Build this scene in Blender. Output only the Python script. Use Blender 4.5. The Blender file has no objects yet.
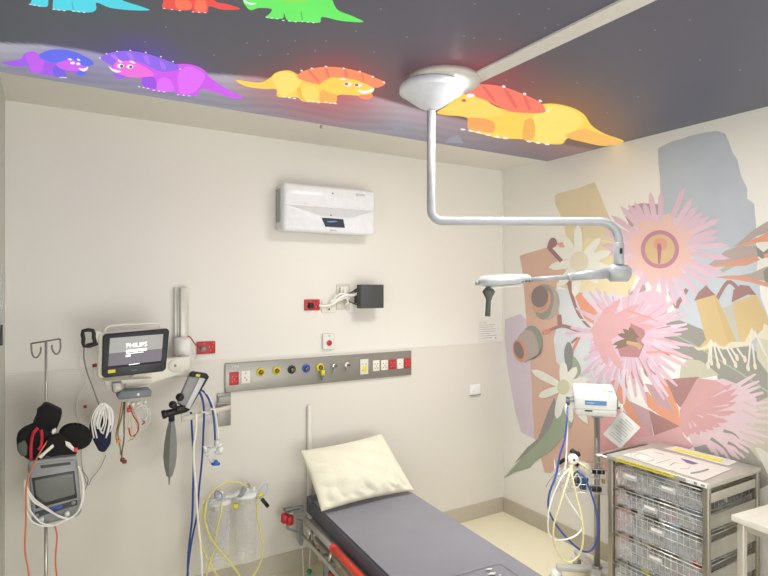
import bpy, bmesh, math, random
from mathutils import Vector, Matrix
random.seed(7)
col = bpy.context.scene.collection
PI = math.pi
# ---------------------------------------------------------------- camera geometry
FPX = 563.5; HZ = 287.0; CX = 384.0; H = 1.75
YAW = math.atan2(0.517, 0.856)
Fv = Vector((math.sin(YAW), math.cos(YAW), 0)); Rv = Vector((math.cos(YAW), -math.sin(YAW), 0)); Zv = Vector((0, 0, 1))
CAM = Vector((0, 0, H))
YB = 3.288; XR = 3.072; ZC = 2.656; XL = -0.16
def ray(px, py): return Rv*(px-CX)/FPX + Fv + Zv*(HZ-py)/FPX
def dp(px, py, d): return CAM + ray(px, py)*d
def onY(px, py, y): r = ray(px, py); return CAM + r*(y/r.y)
def onX(px, py, x): r = ray(px, py); return CAM + r*(x/r.x)
def onZ(px, py, z): r = ray(px, py); return CAM + r*((z-H)/r.z)
def bw(px, py, off=0.0): return onY(px, py, YB-off)
def rw(px, py, off=0.0): return onX(px, py, XR-off)
def proj(p):
    d = p-CAM; f = d.dot(Fv); return CX+FPX*d.dot(Rv)/f, HZ-FPX*d.z/f
# ---------------------------------------------------------------- materials
def lin(c): return tuple(((v/255)/12.92 if v/255 <= .04045 else ((v/255+.055)/1.055)**2.4) for v in c)
_m = {}
def mat(name, rgb, rough=.5, metal=0.0, var=.04, scale=30, emit=0.0, alpha=1.0, bump=0.0, bscale=80, coat=0.0, spec=.5):
    if name in _m: return _m[name]
    m = bpy.data.materials.new(name); m.use_nodes = True; nt = m.node_tree; N = nt.nodes; L = nt.links
    b = N['Principled BSDF']; c = lin(rgb)
    tc = N.new('ShaderNodeTexCoord'); nz = N.new('ShaderNodeTexNoise'); nz.inputs['Scale'].default_value = scale; nz.inputs['Detail'].default_value = 3
    L.new(tc.outputs['Object'], nz.inputs['Vector'])
    cr = N.new('ShaderNodeValToRGB'); cr.color_ramp.elements[0].position = .3; cr.color_ramp.elements[1].position = .7
    cr.color_ramp.elements[0].color = tuple(v*(1-var) for v in c)+(1,); cr.color_ramp.elements[1].color = tuple(min(1, v*(1+var)) for v in c)+(1,)
    L.new(nz.outputs['Fac'], cr.inputs['Fac']); L.new(cr.outputs['Color'], b.inputs['Base Color'])
    b.inputs['Roughness'].default_value = rough; b.inputs['Metallic'].default_value = metal
    b.inputs['Specular IOR Level'].default_value = spec
    if coat: b.inputs['Coat Weight'].default_value = coat
    if emit:
        L.new(cr.outputs['Color'], b.inputs['Emission Color']); b.inputs['Emission Strength'].default_value = emit
    if bump:
        n2 = N.new('ShaderNodeTexNoise'); n2.inputs['Scale'].default_value = bscale; L.new(tc.outputs['Object'], n2.inputs['Vector'])
        bp = N.new('ShaderNodeBump'); bp.inputs['Strength'].default_value = bump; bp.inputs['Distance'].default_value = .01
        L.new(n2.outputs['Fac'], bp.inputs['Height']); L.new(bp.outputs['Normal'], b.inputs['Normal'])
    if alpha < 1:
        b.inputs['Alpha'].default_value = alpha
    _m[name] = m; return m
def attr_mat(name, emit, base, rough=.4):
    m = bpy.data.materials.new(name); m.use_nodes = True; nt = m.node_tree; N = nt.nodes; L = nt.links; b = N['Principled BSDF']
    a = N.new('ShaderNodeAttribute'); a.attribute_name = 'Col'
    mx = N.new('ShaderNodeMix'); mx.data_type = 'RGBA'; mx.inputs['Factor'].default_value = 1-base
    L.new(a.outputs['Color'], mx.inputs['A']); mx.inputs['B'].default_value = (0, 0, 0, 1)
    L.new(mx.outputs['Result'], b.inputs['Base Color'])
    L.new(a.outputs['Color'], b.inputs['Emission Color']); b.inputs['Emission Strength'].default_value = emit
    b.inputs['Roughness'].default_value = rough; b.inputs['Specular IOR Level'].default_value = .2
    return m
# ---------------------------------------------------------------- mesh builder
def smooth_path(pts, n=6, closed=False):
    P = [Vector(p) for p in pts]
    if len(P) < 3: return P
    out = []; k = len(P)
    rng = range(k if closed else k-1)
    for i in rng:
        if closed: a, b, c, d = P[(i-1) % k], P[i], P[(i+1) % k], P[(i+2) % k]
        else: a, b, c, d = P[max(i-1, 0)], P[i], P[i+1], P[min(i+2, k-1)]
        for j in range(n):
            t = j/n
            out.append(.5*((2*b)+(c-a)*t+(2*a-5*b+4*c-d)*t*t+(3*b-a-3*c+d)*t**3))
    if not closed: out.append(P[-1])
    return out
class MB:
    def __init__(s): s.bm = bmesh.new(); s.mi = 0; s.flat = False
    def _mark(s, n0):
        s.bm.faces.ensure_lookup_table()
        for f in s.bm.faces[n0:]: f.material_index = s.mi
    def box(s, a, b, M=None, bev=0.0, seg=2):
        t = bmesh.new(); bmesh.ops.create_cube(t, size=1)
        a = Vector(a); b = Vector(b); c = (a+b)/2; d = b-a
        for v in t.verts: v.co = Vector((c.x+v.co.x*d.x, c.y+v.co.y*d.y, c.z+v.co.z*d.z))
        if bev: bmesh.ops.bevel(t, geom=t.edges[:], offset=min(bev, .49*min(abs(d.x), abs(d.y), abs(d.z))), segments=seg, affect='EDGES', profile=.5)
        s.merge(t, M); return s
    def merge(s, t, M=None):
        if M is not None: t.transform(M)
        bmesh.ops.recalc_face_normals(t, faces=t.faces[:])
        n0 = len(s.bm.faces); vm = [s.bm.verts.new(v.co) for v in t.verts]
        t.verts.index_update()
        for f in t.faces:
            try: nf = s.bm.faces.new([vm[v.index] for v in f.verts])
            except ValueError: pass
        s._mark(n0); t.free()
    def prism(s, pts, vec, bev=0.0, seg=2):
        t = bmesh.new(); vs = [t.verts.new(Vector(p)) for p in pts]; f = t.faces.new(vs)
        r = bmesh.ops.extrude_face_region(t, geom=[f])
        for v in r['geom']:
            if isinstance(v, bmesh.types.BMVert): v.co += Vector(vec)
        if bev: bmesh.ops.bevel(t, geom=t.edges[:], offset=bev, segments=seg, affect='EDGES', profile=.5)
        s.merge(t); return s
    def poly(s, pts):
        n0 = len(s.bm.faces)
        s.bm.faces.new([s.bm.verts.new(Vector(p)) for p in pts]); s._mark(n0); return s
    def tube(s, pts, r, seg=8, n=6, closed=False, smooth=True, cap=True):
        P = smooth_path(pts, n, closed) if smooth else [Vector(p) for p in pts]
        k = len(P); R = r if isinstance(r, (list, tuple)) else None
        n0 = len(s.bm.faces); rings = []; up = None
        for i, p in enumerate(P):
            if closed: d = P[(i+1) % k]-P[i-1]
            else: d = P[min(i+1, k-1)]-P[max(i-1, 0)]
            if d.length < 1e-9: d = Vector((0, 0, 1))
            d.normalize()
            if up is None: up = Vector((0, 0, 1)) if abs(d.z) < .9 else Vector((1, 0, 0))
            x = up.cross(d)
            if x.length < 1e-6: x = Vector((1, 0, 0)).cross(d)
            x.normalize(); y = d.cross(x); up = y
            rr = r if R is None else R[0]+(R[-1]-R[0])*i/(k-1) if len(R) == 2 else R[min(int(i/(k-1)*(len(R)-1)+.5), len(R)-1)]
            rings.append([s.bm.verts.new(p+(x*math.cos(2*PI*j/seg)+y*math.sin(2*PI*j/seg))*rr) for j in range(seg)])
        for i in range(k if closed else k-1):
            a, b = rings[i], rings[(i+1) % k]
            for j in range(seg): s.bm.faces.new((a[j], a[(j+1) % seg], b[(j+1) % seg], b[j]))
        if cap and not closed:
            s.bm.faces.new(rings[0][::-1]); s.bm.faces.new(rings[-1])
        s._mark(n0); return s
    def cyl(s, a, b, r, r2=None, seg=24, bev=0.0):
        a = Vector(a); b = Vector(b); L = (b-a).length; r2 = r if r2 is None else r2
        if bev: prof = [(0, 0), (r-bev, 0), (r, bev), (r2, L-bev), (r2-bev, L), (0, L)]
        else: prof = [(0, 0), (r, 0), (r2, L), (0, L)]
        return s.lathe(prof, a, b-a, seg)
    def lathe(s, prof, o, axis=(0, 0, 1), seg=32):
        q = Vector((0, 0, 1)).rotation_difference(Vector(axis)).to_matrix().to_4x4(); M = Matrix.Translation(Vector(o)) @ q
        n0 = len(s.bm.faces); rings = []
        for (r, z) in prof:
            if r < 1e-7: rings.append([s.bm.verts.new(M @ Vector((0, 0, z)))])
            else: rings.append([s.bm.verts.new(M @ Vector((r*math.cos(2*PI*j/seg), r*math.sin(2*PI*j/seg), z))) for j in range(seg)])
        for a, b in zip(rings, rings[1:]):
            for j in range(seg):
                k = (j+1) % seg
                if len(a) == 1 and len(b) > 1: s.bm.faces.new((a[0], b[k], b[j]))
                elif len(b) == 1 and len(a) > 1: s.bm.faces.new((a[j], a[k], b[0]))
                elif len(a) > 1: s.bm.faces.new((a[j], a[k], b[k], b[j]))
        s._mark(n0); return s
    def ell(s, c, r, M=None, u=20, v=12):
        t = bmesh.new(); bmesh.ops.create_uvsphere(t, u_segments=u, v_segments=v, radius=1)
        r = Vector(r) if not isinstance(r, (int, float)) else Vector((r, r, r))
        for q in t.verts: q.co = Vector((q.co.x*r.x, q.co.y*r.y, q.co.z*r.z))
        if M is not None: t.transform(M)
        t.transform(Matrix.Translation(Vector(c))); s.merge(t); return s
    def text(s, txt, size, o, xa, ya, align='CENTER', ext=0.0):
        cu = bpy.data.curves.new('t', 'FONT'); cu.body = txt; cu.size = size; cu.align_x = align; cu.align_y = 'CENTER'; cu.resolution_u = 3; cu.extrude = ext
        ob = bpy.data.objects.new('t', cu); col.objects.link(ob)
        dg = bpy.context.evaluated_depsgraph_get(); me = bpy.data.meshes.new_from_object(ob.evaluated_get(dg))
        t = bmesh.new(); t.from_mesh(me)
        xa = Vector(xa).normalized(); ya = Vector(ya).normalized(); za = xa.cross(ya)
        M = Matrix((xa, ya, za)).transposed().to_4x4(); M.translation = Vector(o)
        bpy.data.objects.remove(ob); bpy.data.curves.remove(cu); bpy.data.meshes.remove(me)
        n0 = len(s.bm.faces); t.transform(M); vm = [s.bm.verts.new(v.co) for v in t.verts]; t.verts.index_update()
        for f in t.faces:
            try: s.bm.faces.new([vm[v.index] for v in f.verts])
            except ValueError: pass
        s._mark(n0); t.free(); return s
    def build(s, name, mats, parent=None, label=None, cat=None, group=None, kind=None, sharp=38, flat=False):
        if not isinstance(mats, (list, tuple)): mats = [mats]
        bm = s.bm
        if parent is None:
            xs = [v.co for v in bm.verts]
            lo = Vector([min(c[i] for c in xs) for i in range(3)]); hi = Vector([max(c[i] for c in xs) for i in range(3)])
            org = Vector(((lo.x+hi.x)/2, (lo.y+hi.y)/2, lo.z)); W = org
        else: W = parent['_w']; W = Vector(W); org = Vector((0, 0, 0))
        bm.transform(Matrix.Translation(-W))
        lim = math.radians(sharp)
        for f in bm.faces: f.smooth = not flat
        for e in bm.edges:
            if len(e.link_faces) == 2 and e.calc_face_angle(0) > lim: e.smooth = False
        me = bpy.data.meshes.new(name); bm.to_mesh(me); bm.free()
        for m in mats: me.materials.append(m)
        o = bpy.data.objects.new(name, me); col.objects.link(o)
        if parent is None: o.location = org
        else: o.parent = parent
        o['_w'] = tuple(W)
        if label: o['label'] = label
        if cat: o['category'] = cat
        if group: o['group'] = group
        if kind: o['kind'] = kind
        return o
def thing(name, label, cat, loc, group=None):
    o = bpy.data.objects.new(name, None); col.objects.link(o); o.location = Vector(loc); o['_w'] = tuple(loc)
    o.empty_display_size = .05
    o['label'] = label; o['category'] = cat
    if group: o['group'] = group
    return o
# ---------------------------------------------------------------- palette
WALL = mat('wall_paint', (226, 224, 218), .55, var=.01, scale=3, bump=.02)
CLAD = mat('wall_cladding', (216, 213, 205), .38, var=.01, scale=2)
CEIL = mat('ceiling_paint', (222, 219, 212), .7, var=.01)
SKIRT = mat('skirting_vinyl', (184, 178, 162), .5, var=.05, scale=120)
WHITE = mat('white_plastic', (232, 232, 230), .35, var=.01)
CREAMW = mat('warm_white_plastic', (226, 223, 212), .4, var=.01)
OFFW = mat('off_white_enamel', (206, 206, 204), .3, var=.02, coat=.3)
GREYP = mat('grey_plastic', (142, 146, 150), .45, var=.03)
MIDG = mat('mid_grey_plastic', (104, 108, 110), .5, var=.03)
DARK = mat('dark_grey_plastic', (52, 55, 58), .45, var=.05)
BLACK = mat('black_plastic', (22, 22, 24), .5, var=.08)
FABK = mat('black_fabric', (16, 16, 19), .9, var=.2, bump=.3, bscale=300)
NAVY = mat('navy_fabric', (22, 34, 66), .8, var=.2, bump=.3, bscale=300)
STEEL = mat('brushed_steel', (160, 158, 152), .4, metal=.5, var=.05, scale=8)
CHROME = mat('chrome', (215, 215, 215), .15, metal=1, var=.02)
TSTEEL = mat('tube_steel', (190, 188, 180), .3, metal=.8, var=.04)
RED = mat('red_plastic', (182, 42, 50), .4, var=.04)
REDO = mat('orange_red_grip', (206, 62, 40), .4, var=.04)
YEL = mat('yellow_plastic', (222, 208, 40), .45, var=.04)
BLUE = mat('blue_plastic', (40, 96, 190), .4, var=.04)
HBLUE = mat('blue_hose', (44, 72, 150), .35, var=.06, scale=60)
HYEL = mat('pale_yellow_hose', (226, 218, 140), .3, var=.04, alpha=.8)
HYEL2 = mat('cream_hose', (226, 218, 168), .35, var=.04)
CLEAR = mat('clear_plastic', (240, 242, 242), .08, var=.0, alpha=.10, spec=.8)
CLEAR2 = mat('clear_plastic_thick', (235, 238, 242), .12, var=.0, alpha=.5, spec=.8)
CABLEW = mat('white_cable', (236, 234, 230), .4, var=.02)
CABLEG = mat('grey_cable', (130, 128, 126), .5, var=.04)
CABLEO = mat('salmon_cable', (214, 120, 88), .45, var=.03)
GREEN = mat('green_knob', (20, 140, 100), .35, var=.04)
RUBBER = mat('rubber', (58, 58, 60), .7, var=.06)
# ================================================================ THE ROOM
def box_obj(name, a, b, m, **k): return MB().box(a, b).build(name, m, flat=True, **k)
floor_m = mat('speckled_vinyl_floor', (226, 219, 192), .42, var=.05, scale=160)
Y0 = -2.4; XW = -1.5
S = 'structure'
box_obj('floor', (XW, Y0, -.1), (XR+.1, YB+.1, 0), floor_m, kind=S)
box_obj('ceiling', (XW, Y0, ZC), (XR+.1, YB+.1, ZC+.1), CEIL, kind=S)
box_obj('wall_back', (XW, YB, 0), (XR+.1, YB+.1, ZC), WALL, kind=S)
box_obj('wall_right', (XR, Y0, 0), (XR+.1, YB, ZC), WALL, kind=S)
box_obj('wall_front', (XW, Y0-.1, 0), (XR+.1, Y0, ZC), WALL, kind=S)
box_obj('wall_far_left', (XW-.1, Y0-.1, 0), (XW, YB+.1, ZC), WALL, kind=S)
box_obj('wall_left', (XL-.06, 2.0, 0), (XL, YB, ZC), mat('left_wall_paint', (196, 200, 190), .5, var=.01), kind=S)
box_obj('trim_1', (XL-.064, 1.97, 0), (XL+.004, 2.0, ZC), OFFW, kind=S)
# protective cladding sheet on the lower part of the back wall, thin shadow joint on top
zj = bw(6, 374.6).z
zj = (zj + bw(501, 341.7).z)/2
clad = MB().box((XL, YB-.004, .11), (XR, YB+.01, zj)).build('trim_2', CLAD, flat=True, kind=S)
MB().box((XL, YB-.007, zj-.002), (XR, YB+.01, zj+.004)).build('trim_3', WALL, flat=True, kind=S)
XJ = XR-.004
MB().box((XJ-.006, YB-.010, .11), (XJ+.002, YB+.004, ZC)).build('trim_4', WALL, flat=True, kind=S)
for nm, a, b in (('baseboard_back', (XL, YB-.008, 0), (XR, YB+.01, .115)), ('baseboard_right', (XR-.008, Y0, 0), (XR+.01, YB-.008, .115)),
                 ('baseboard_left', (XL-.01, 2.0, 0), (XL+.008, YB-.008, .115))):
    MB().box(a, b, bev=.002, seg=1).build(nm, SKIRT, flat=True, kind=S)

# ================================================================ NIGHT SKY CEILING PANEL WITH DINOSAURS
PZ = ZC-.012
def cz(px, py, k=0): return onZ(px, py, PZ-.0012-k*.0003)
def zone(x0, y0, s): return lambda pts: [(x0+x/s, y0+y/s) for x, y in pts]
ZI = zone(0, 0, 6.0); ZJ = zone(90, 0, 4.518); ZK = zone(230, 0, 4.5); ZL = zone(430, 60, 3.657)
def sm2(pts, n=4):
    return [(p.x, p.y) for p in smooth_path([Vector((x, y, 0)) for x, y in pts], n, True)]
def ellp(cx, cy, rx, ry, rot=0, n=18):
    c, s_ = math.cos(rot), math.sin(rot)
    return [(cx+rx*math.cos(a)*c-ry*math.sin(a)*s_, cy+rx*math.cos(a)*s_+ry*math.sin(a)*c) for a in [2*PI*i/n for i in range(n)]]
def strokep(pts, w0, w1=None, n=5, rnd=False):
    w1 = w0 if w1 is None else w1
    P = smooth_path([Vector((x, y, 0)) for x, y in pts], n) if len(pts) > 2 else [Vector((x, y, 0)) for x, y in pts]
    L, R_ = [], []
    for i, p in enumerate(P):
        d = P[min(i+1, len(P)-1)]-P[max(i-1, 0)]; d.normalize(); nn = Vector((-d.y, d.x, 0)); w = (w0+(w1-w0)*i/(len(P)-1))/2
        L.append(p+nn*w); R_.append(p-nn*w)
    return [(p.x, p.y) for p in L+R_[::-1]]
def petalp(c, t, w, base=.25, n=7, blunt=.75):
    c = Vector(c); t = Vector(t); d = t-c; L = d.length; d.normalize(); nn = Vector((-d.y, d.x))
    a, b = [], []
    for i in range(n+1):
        u = i/n
        ww = w/2*(base+(1-base)*math.sin(min(u/blunt, 1)*PI/2)) if u < blunt else w/2*math.sqrt(max(0, 1-((u-blunt)/(1-blunt))**2))
        p = c+d*L*u
        if i == n: a.append(p)
        else: a.append(p+nn*ww); b.append(p-nn*ww)
    return [(p.x, p.y) for p in a+b[::-1]]
DM = {}
def dm(rgb, e=1.0):
    if rgb != (150, 148, 158) and rgb != (158, 156, 170): rgb = tuple(int(c*.85+245*.15) for c in rgb)
    k = (rgb, e)
    if k not in DM: DM[k] = mat('backlit_ink_%d_%d_%d' % rgb, rgb, .5, var=.03, scale=6, emit=e, spec=.1)
    m = DM[k]
    bs = m.node_tree.nodes['Principled BSDF']
    for l in list(bs.inputs['Base Color'].links): m.node_tree.links.remove(l)
    bs.inputs['Base Color'].default_value = (.02, .02, .02, 1)
    return m
sky = thing('ceiling_picture_panel', 'dark night sky picture panel on the ceiling with glowing cartoon dinosaurs', 'ceiling panel', (1.0, .4, PZ))
def dino(label, shapes):
    b = MB(); mats = []
    for k, (rgb, pts, *sm) in enumerate(shapes):
        m = dm(rgb)
        if m not in mats: mats.append(m)
        b.mi = mats.index(m)
        if not sm: pts = sm2(pts)
        b.poly([cz(x, y, k*.6) for x, y in pts])
    bm = b.bm; bmesh.ops.recalc_face_normals(bm, faces=bm.faces[:])
    for f in bm.faces:
        f.normal_update()
        if f.normal.z > 0: f.normal_flip()
    return b.build('dinosaur', mats, sky, label=label, flat=True)
W_ = (248, 246, 244)
def toes(Z, segs, w=5):
    out = []
    for (a, b) in segs:
        for i in range(3):
            t = i/2; x = a[0]+(b[0]-a[0])*t; y = a[1]+(b[1]-a[1])*t
            out.append((W_, Z(ellp(x, y, w*1.25, w*.42, .12, n=8)), 1))
    return out
def dots(Z, L, r=6): return [(W_, Z(ellp(x, y, r*.75, r*.5, .3, n=8)), 1) for x, y in L]
dino('blue and purple horned dinosaur at the left edge', [
 ((150, 66, 236), ZI([(12, 375), (90, 362), (130, 350), (150, 320), (200, 308), (245, 330), (330, 360), (430, 350), (500, 380), (522, 405), (500, 430), (470, 452), (430, 430), (390, 425), (385, 462), (330, 458), (240, 440), (180, 430), (165, 396), (110, 400), (50, 392)])),
 ((186, 70, 236), ZI([(150, 330), (200, 312), (240, 335), (265, 375), (240, 435), (190, 428), (175, 390)])),
 ((100, 70, 230), ZI([(320, 400), (380, 400), (395, 460), (350, 462), (325, 450)])),
 ((200, 76, 240), ZI([(340, 380), (400, 352), (470, 372), (510, 400), (480, 425), (420, 425), (360, 410)])),
 ((72, 84, 236), ZI([(232, 335), (290, 303), (370, 297), (450, 312), (530, 350), (562, 385), (500, 395), (430, 352), (360, 372), (300, 372)])),
 ((72, 84, 236), ZI([(455, 430), (515, 425), (505, 452), (475, 452)])),
 (W_, ZI(ellp(435, 378, 15, 8)), 1), (W_, ZI(ellp(470, 383, 13, 8)), 1), (W_, ZI([(470, 408), (500, 412), (528, 400), (520, 422), (495, 428)])),
 (W_, ZI([(355, 462), (400, 464), (402, 468), (360, 467)]), 1), (W_, ZI([(408, 352), (420, 350), (432, 358), (420, 362)])), (W_, ZI([(460, 356), (470, 352), (482, 362), (472, 366)]))])
dino('magenta horned dinosaur with a purple frill', [
 ((206, 62, 240), ZJ([(385, 290), (450, 290), (510, 312), (545, 352), (615, 400), (692, 442), (640, 442), (570, 418), (505, 402), (480, 432), (400, 428), (385, 412), (300, 410), (240, 392), (228, 352), (170, 346), (118, 326), (95, 292), (130, 272), (200, 270), (280, 300)])),
 ((228, 84, 250), ZJ([(400, 330), (440, 300), (500, 320), (520, 350), (490, 400), (450, 425), (410, 420), (395, 370)])),
 ((226, 84, 250), ZJ([(305, 365), (335, 350), (365, 365), (378, 410), (310, 410)])),
 ((140, 54, 226), ZJ([(236, 352), (290, 350), (300, 395), (270, 400), (240, 390)])),
 ((128, 78, 236), ZJ([(48, 262), (85, 240), (150, 229), (230, 236), (320, 262), (400, 298), (388, 318), (320, 324), (270, 300), (200, 274), (135, 280), (95, 292)])),
 ((170, 100, 246), ZJ([(90, 250), (110, 245), (135, 272), (125, 278)])), ((160, 96, 246), ZJ([(165, 240), (185, 240), (200, 268), (185, 270)])),
 ((160, 96, 246), ZJ([(240, 250), (262, 256), (270, 290), (255, 285)])), ((160, 96, 246), ZJ([(315, 275), (335, 285), (345, 312), (325, 312)])),
 ((240, 90, 220), ZJ([(110, 285), (150, 275), (200, 280), (260, 310), (290, 340), (220, 350), (160, 345), (115, 320)])),
 (W_, ZJ(ellp(138, 298, 16, 10)), 1), (W_, ZJ(ellp(180, 301, 16, 9)), 1), ((40, 60, 120), ZJ(ellp(143, 299, 7, 7)), 1), ((40, 60, 120), ZJ(ellp(184, 302, 7, 6)), 1),
 (W_, ZJ([(84, 298), (105, 312), (142, 322), (120, 328), (98, 318)])), ((150, 70, 236), ZJ([(105, 332), (160, 345), (135, 358), (115, 348)])),
 (W_, ZJ([(125, 268), (140, 275), (146, 282), (132, 280)])), (W_, ZJ([(178, 275), (195, 277), (205, 286), (190, 285)]))]
 + dots(ZJ, [(45, 262), (75, 243), (122, 232), (182, 228), (252, 237), (320, 256), (375, 278), (407, 312)]) + toes(ZJ, [((222, 392), (262, 399)), ((288, 408), (335, 415)), ((398, 428), (448, 433))]))
dino('cyan horned dinosaur at the top left', [
 ((52, 212, 232), ZI([(195, -60), (190, 0), (182, 28), (225, 36), (262, 42), (288, 34), (292, -10), (318, -10), (318, 52), (360, 62), (420, 62), (440, 70), (500, 74), (555, 72), (578, 52), (580, 16), (660, 46), (768, 60), (895, 62), (850, 40), (730, 0), (640, -60), (560, -150), (430, -210), (300, -200), (220, -150)])),
 ((30, 178, 205), ZI([(432, 0), (440, 30), (446, 60), (436, 60), (430, 30)]))] + toes(ZI, [((180, 26), (235, 36)), ((322, 56), (385, 64)), ((440, 66), (505, 74))], 7))
dino('red horned dinosaur beside the cyan one', [
 ((240, 54, 48), ZJ([(340, -60), (332, 0), (330, 36), (400, 46), (455, 46), (464, 30), (468, 54), (530, 56), (538, 28), (600, 44), (680, 40), (620, 18), (560, 0), (540, -80), (450, -140), (370, -120)])),
 ((250, 96, 62), ZJ([(386, 0), (420, -8), (455, 10), (455, 40), (410, 44), (388, 30)])), ((250, 96, 62), ZJ([(480, 0), (520, 0), (524, 48), (476, 48)]))]
 + toes(ZJ, [((335, 38), (405, 48)), ((465, 54), (520, 57))], 5))
dino('green horned dinosaur at the top of the picture', [
 ((84, 238, 78), ZK([(60, -10), (72, 28), (95, 46), (130, 36), (185, 40), (180, 60), (162, 80), (235, 84), (242, 58), (262, 94), (330, 98), (402, 102), (416, 76), (500, 94), (600, 99), (550, 72), (480, 40), (440, -40), (350, -90), (220, -110), (120, -80)])),
 ((120, 230, 60), ZK([(230, -5), (345, -5), (330, 12), (250, 12)])), ((60, 200, 60), ZK([(322, 50), (330, 96), (324, 96), (318, 60)])),
 (W_, ZK([(62, 0), (90, 12), (120, 14), (100, 22), (72, 14)]))] + toes(ZK, [((165, 78), (212, 84)), ((240, 92), (295, 98)), ((325, 97), (375, 102))], 5))
YL = (255, 208, 62); OR_ = (250, 128, 76)
dino('yellow horned dinosaur with an orange frill, in the middle', [
 (YL, ZK([(28, 360), (130, 372), (180, 350), (210, 325), (270, 318), (330, 350), (400, 380), (440, 352), (520, 350), (600, 372), (645, 395), (640, 418), (600, 432), (520, 425), (480, 432), (474, 464), (405, 462), (330, 456), (300, 438), (216, 436), (208, 402), (150, 400), (70, 388)])),
 ((255, 224, 96), ZK([(190, 350), (230, 325), (290, 335), (315, 375), (290, 410), (235, 432), (215, 400)])),
 ((246, 180, 50), ZK([(300, 400), (310, 435), (340, 455), (360, 455), (330, 430), (315, 395)])), ((250, 170, 60), ZK([(405, 415), (440, 402), (478, 425), (474, 460), (410, 460)])),
 ((255, 218, 84), ZK([(330, 400), (370, 388), (395, 405), (395, 452), (345, 452), (325, 430)])),
 (OR_, ZK([(300, 342), (345, 314), (430, 300), (520, 307), (610, 330), (660, 352), (700, 372), (680, 390), (645, 394), (590, 366), (500, 350), (445, 352), (410, 378), (340, 366)])),
 ((238, 104, 62), ZK([(350, 320), (362, 318), (400, 362), (390, 366)])), ((238, 104, 62), ZK([(425, 306), (437, 306), (450, 345), (440, 348)])), ((238, 104, 62), ZK([(510, 312), (522, 314), (530, 345), (518, 345)])), ((238, 104, 62), ZK([(590, 330), (600, 335), (605, 362), (596, 362)])),
 (YL, ZK([(408, 385), (440, 356), (520, 352), (590, 368), (622, 395), (600, 425), (500, 425), (440, 415)])),
 (W_, ZK(ellp(530, 379, 18, 9)), 1), (W_, ZK(ellp(577, 384, 17, 8)), 1), ((190, 60, 60), ZK(ellp(524, 378, 8, 6)), 1), ((190, 60, 60), ZK(ellp(570, 383, 8, 6)), 1),
 (W_, ZK([(576, 405), (610, 408), (648, 396), (640, 412), (600, 422)])), (OR_, ZK([(578, 430), (610, 426), (642, 424), (630, 446), (595, 446)])),
 (W_, ZK([(495, 355), (508, 350), (524, 358), (510, 360)]))]
 + dots(ZK, [(322, 318), (368, 308), (432, 300), (512, 308), (584, 322), (642, 345), (692, 370)], 8) + toes(ZK, [((245, 436), (290, 443)), ((352, 454), (398, 461)), ((432, 460), (474, 466))], 7))
dino('largest yellow dinosaur with a red frill, beside the mural wall', [
 (YL, ZL([(25, 192), (60, 168), (120, 120), (180, 128), (240, 170), (330, 188), (420, 160), (500, 168), (560, 196), (592, 240), (640, 270), (710, 298), (640, 314), (560, 300), (503, 284), (480, 308), (385, 302), (340, 290), (250, 286), (212, 276), (142, 256), (136, 212), (60, 202)])),
 ((255, 222, 92), ZL([(380, 200), (430, 168), (510, 178), (560, 220), (530, 260), (480, 300), (400, 298), (375, 260)])),
 ((246, 156, 66), ZL([(142, 212), (190, 212), (235, 230), (230, 265), (190, 262), (142, 252)])), ((246, 170, 60), ZL([(345, 225), (375, 215), (385, 260), (372, 292), (340, 288)])),
 ((246, 178, 70), ZL([(495, 278), (560, 250), (600, 262), (705, 298), (640, 312), (560, 300)])),
 ((250, 104, 80), ZL([(120, 122), (150, 96), (190, 88), (260, 96), (330, 120), (395, 150), (422, 180), (405, 194), (300, 190), (250, 170), (190, 142)])),
 ((236, 80, 66), ZL([(190, 98), (205, 100), (240, 150), (225, 145)])), ((236, 80, 66), ZL([(270, 108), (285, 112), (320, 172), (305, 170)])), ((236, 80, 66), ZL([(340, 132), (355, 140), (370, 180), (358, 180)])),
 ((255, 214, 80), ZL([(50, 185), (100, 150), (150, 130), (220, 160), (268, 195), (220, 210), (130, 208)])),
 (W_, ZL(ellp(148, 130, 16, 7)), 1), ((200, 50, 50), ZL(ellp(124, 148, 9, 5)), 1)]
 + dots(ZL, [(270, 97), (346, 124), (403, 150), (430, 186)], 9) + toes(ZL, [((120, 254), (178, 264)), ((212, 274), (276, 286)), ((362, 298), (428, 308))], 8))
# the panel itself: a fine grid coloured with sky, ground haze and coloured glow
bnd = [(-400, 20), (-200, 34), (0, 43), (45, 45), (83, 50), (140, 62), (200, 73), (256, 77), (310, 84), (373, 96), (420, 110), (470, 121), (520, 132), (567, 145), (640, 158), (900, 190)]
def bound(x):
    for (a, b), (c, d) in zip(bnd, bnd[1:]):
        if a <= x <= c: return b+(d-b)*(x-a)/(c-a)
    return 190
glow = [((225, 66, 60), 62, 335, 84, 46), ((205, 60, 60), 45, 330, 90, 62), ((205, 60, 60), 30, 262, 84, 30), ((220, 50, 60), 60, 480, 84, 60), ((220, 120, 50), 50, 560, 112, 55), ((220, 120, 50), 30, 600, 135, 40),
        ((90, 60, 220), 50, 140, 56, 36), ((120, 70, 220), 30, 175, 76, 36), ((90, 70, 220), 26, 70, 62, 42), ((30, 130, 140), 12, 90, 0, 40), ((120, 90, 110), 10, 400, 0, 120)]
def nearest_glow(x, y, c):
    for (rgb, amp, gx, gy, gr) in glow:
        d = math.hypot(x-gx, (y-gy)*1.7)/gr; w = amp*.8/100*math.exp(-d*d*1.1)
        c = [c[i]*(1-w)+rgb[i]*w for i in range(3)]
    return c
gx0, gx1, gy0, gy1 = XW+.05, XR-.004, -2.2, 2.83
nx, ny = 150, 170
me = bpy.data.meshes.new('picture_sheet'); vs = []; cols = []
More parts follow.
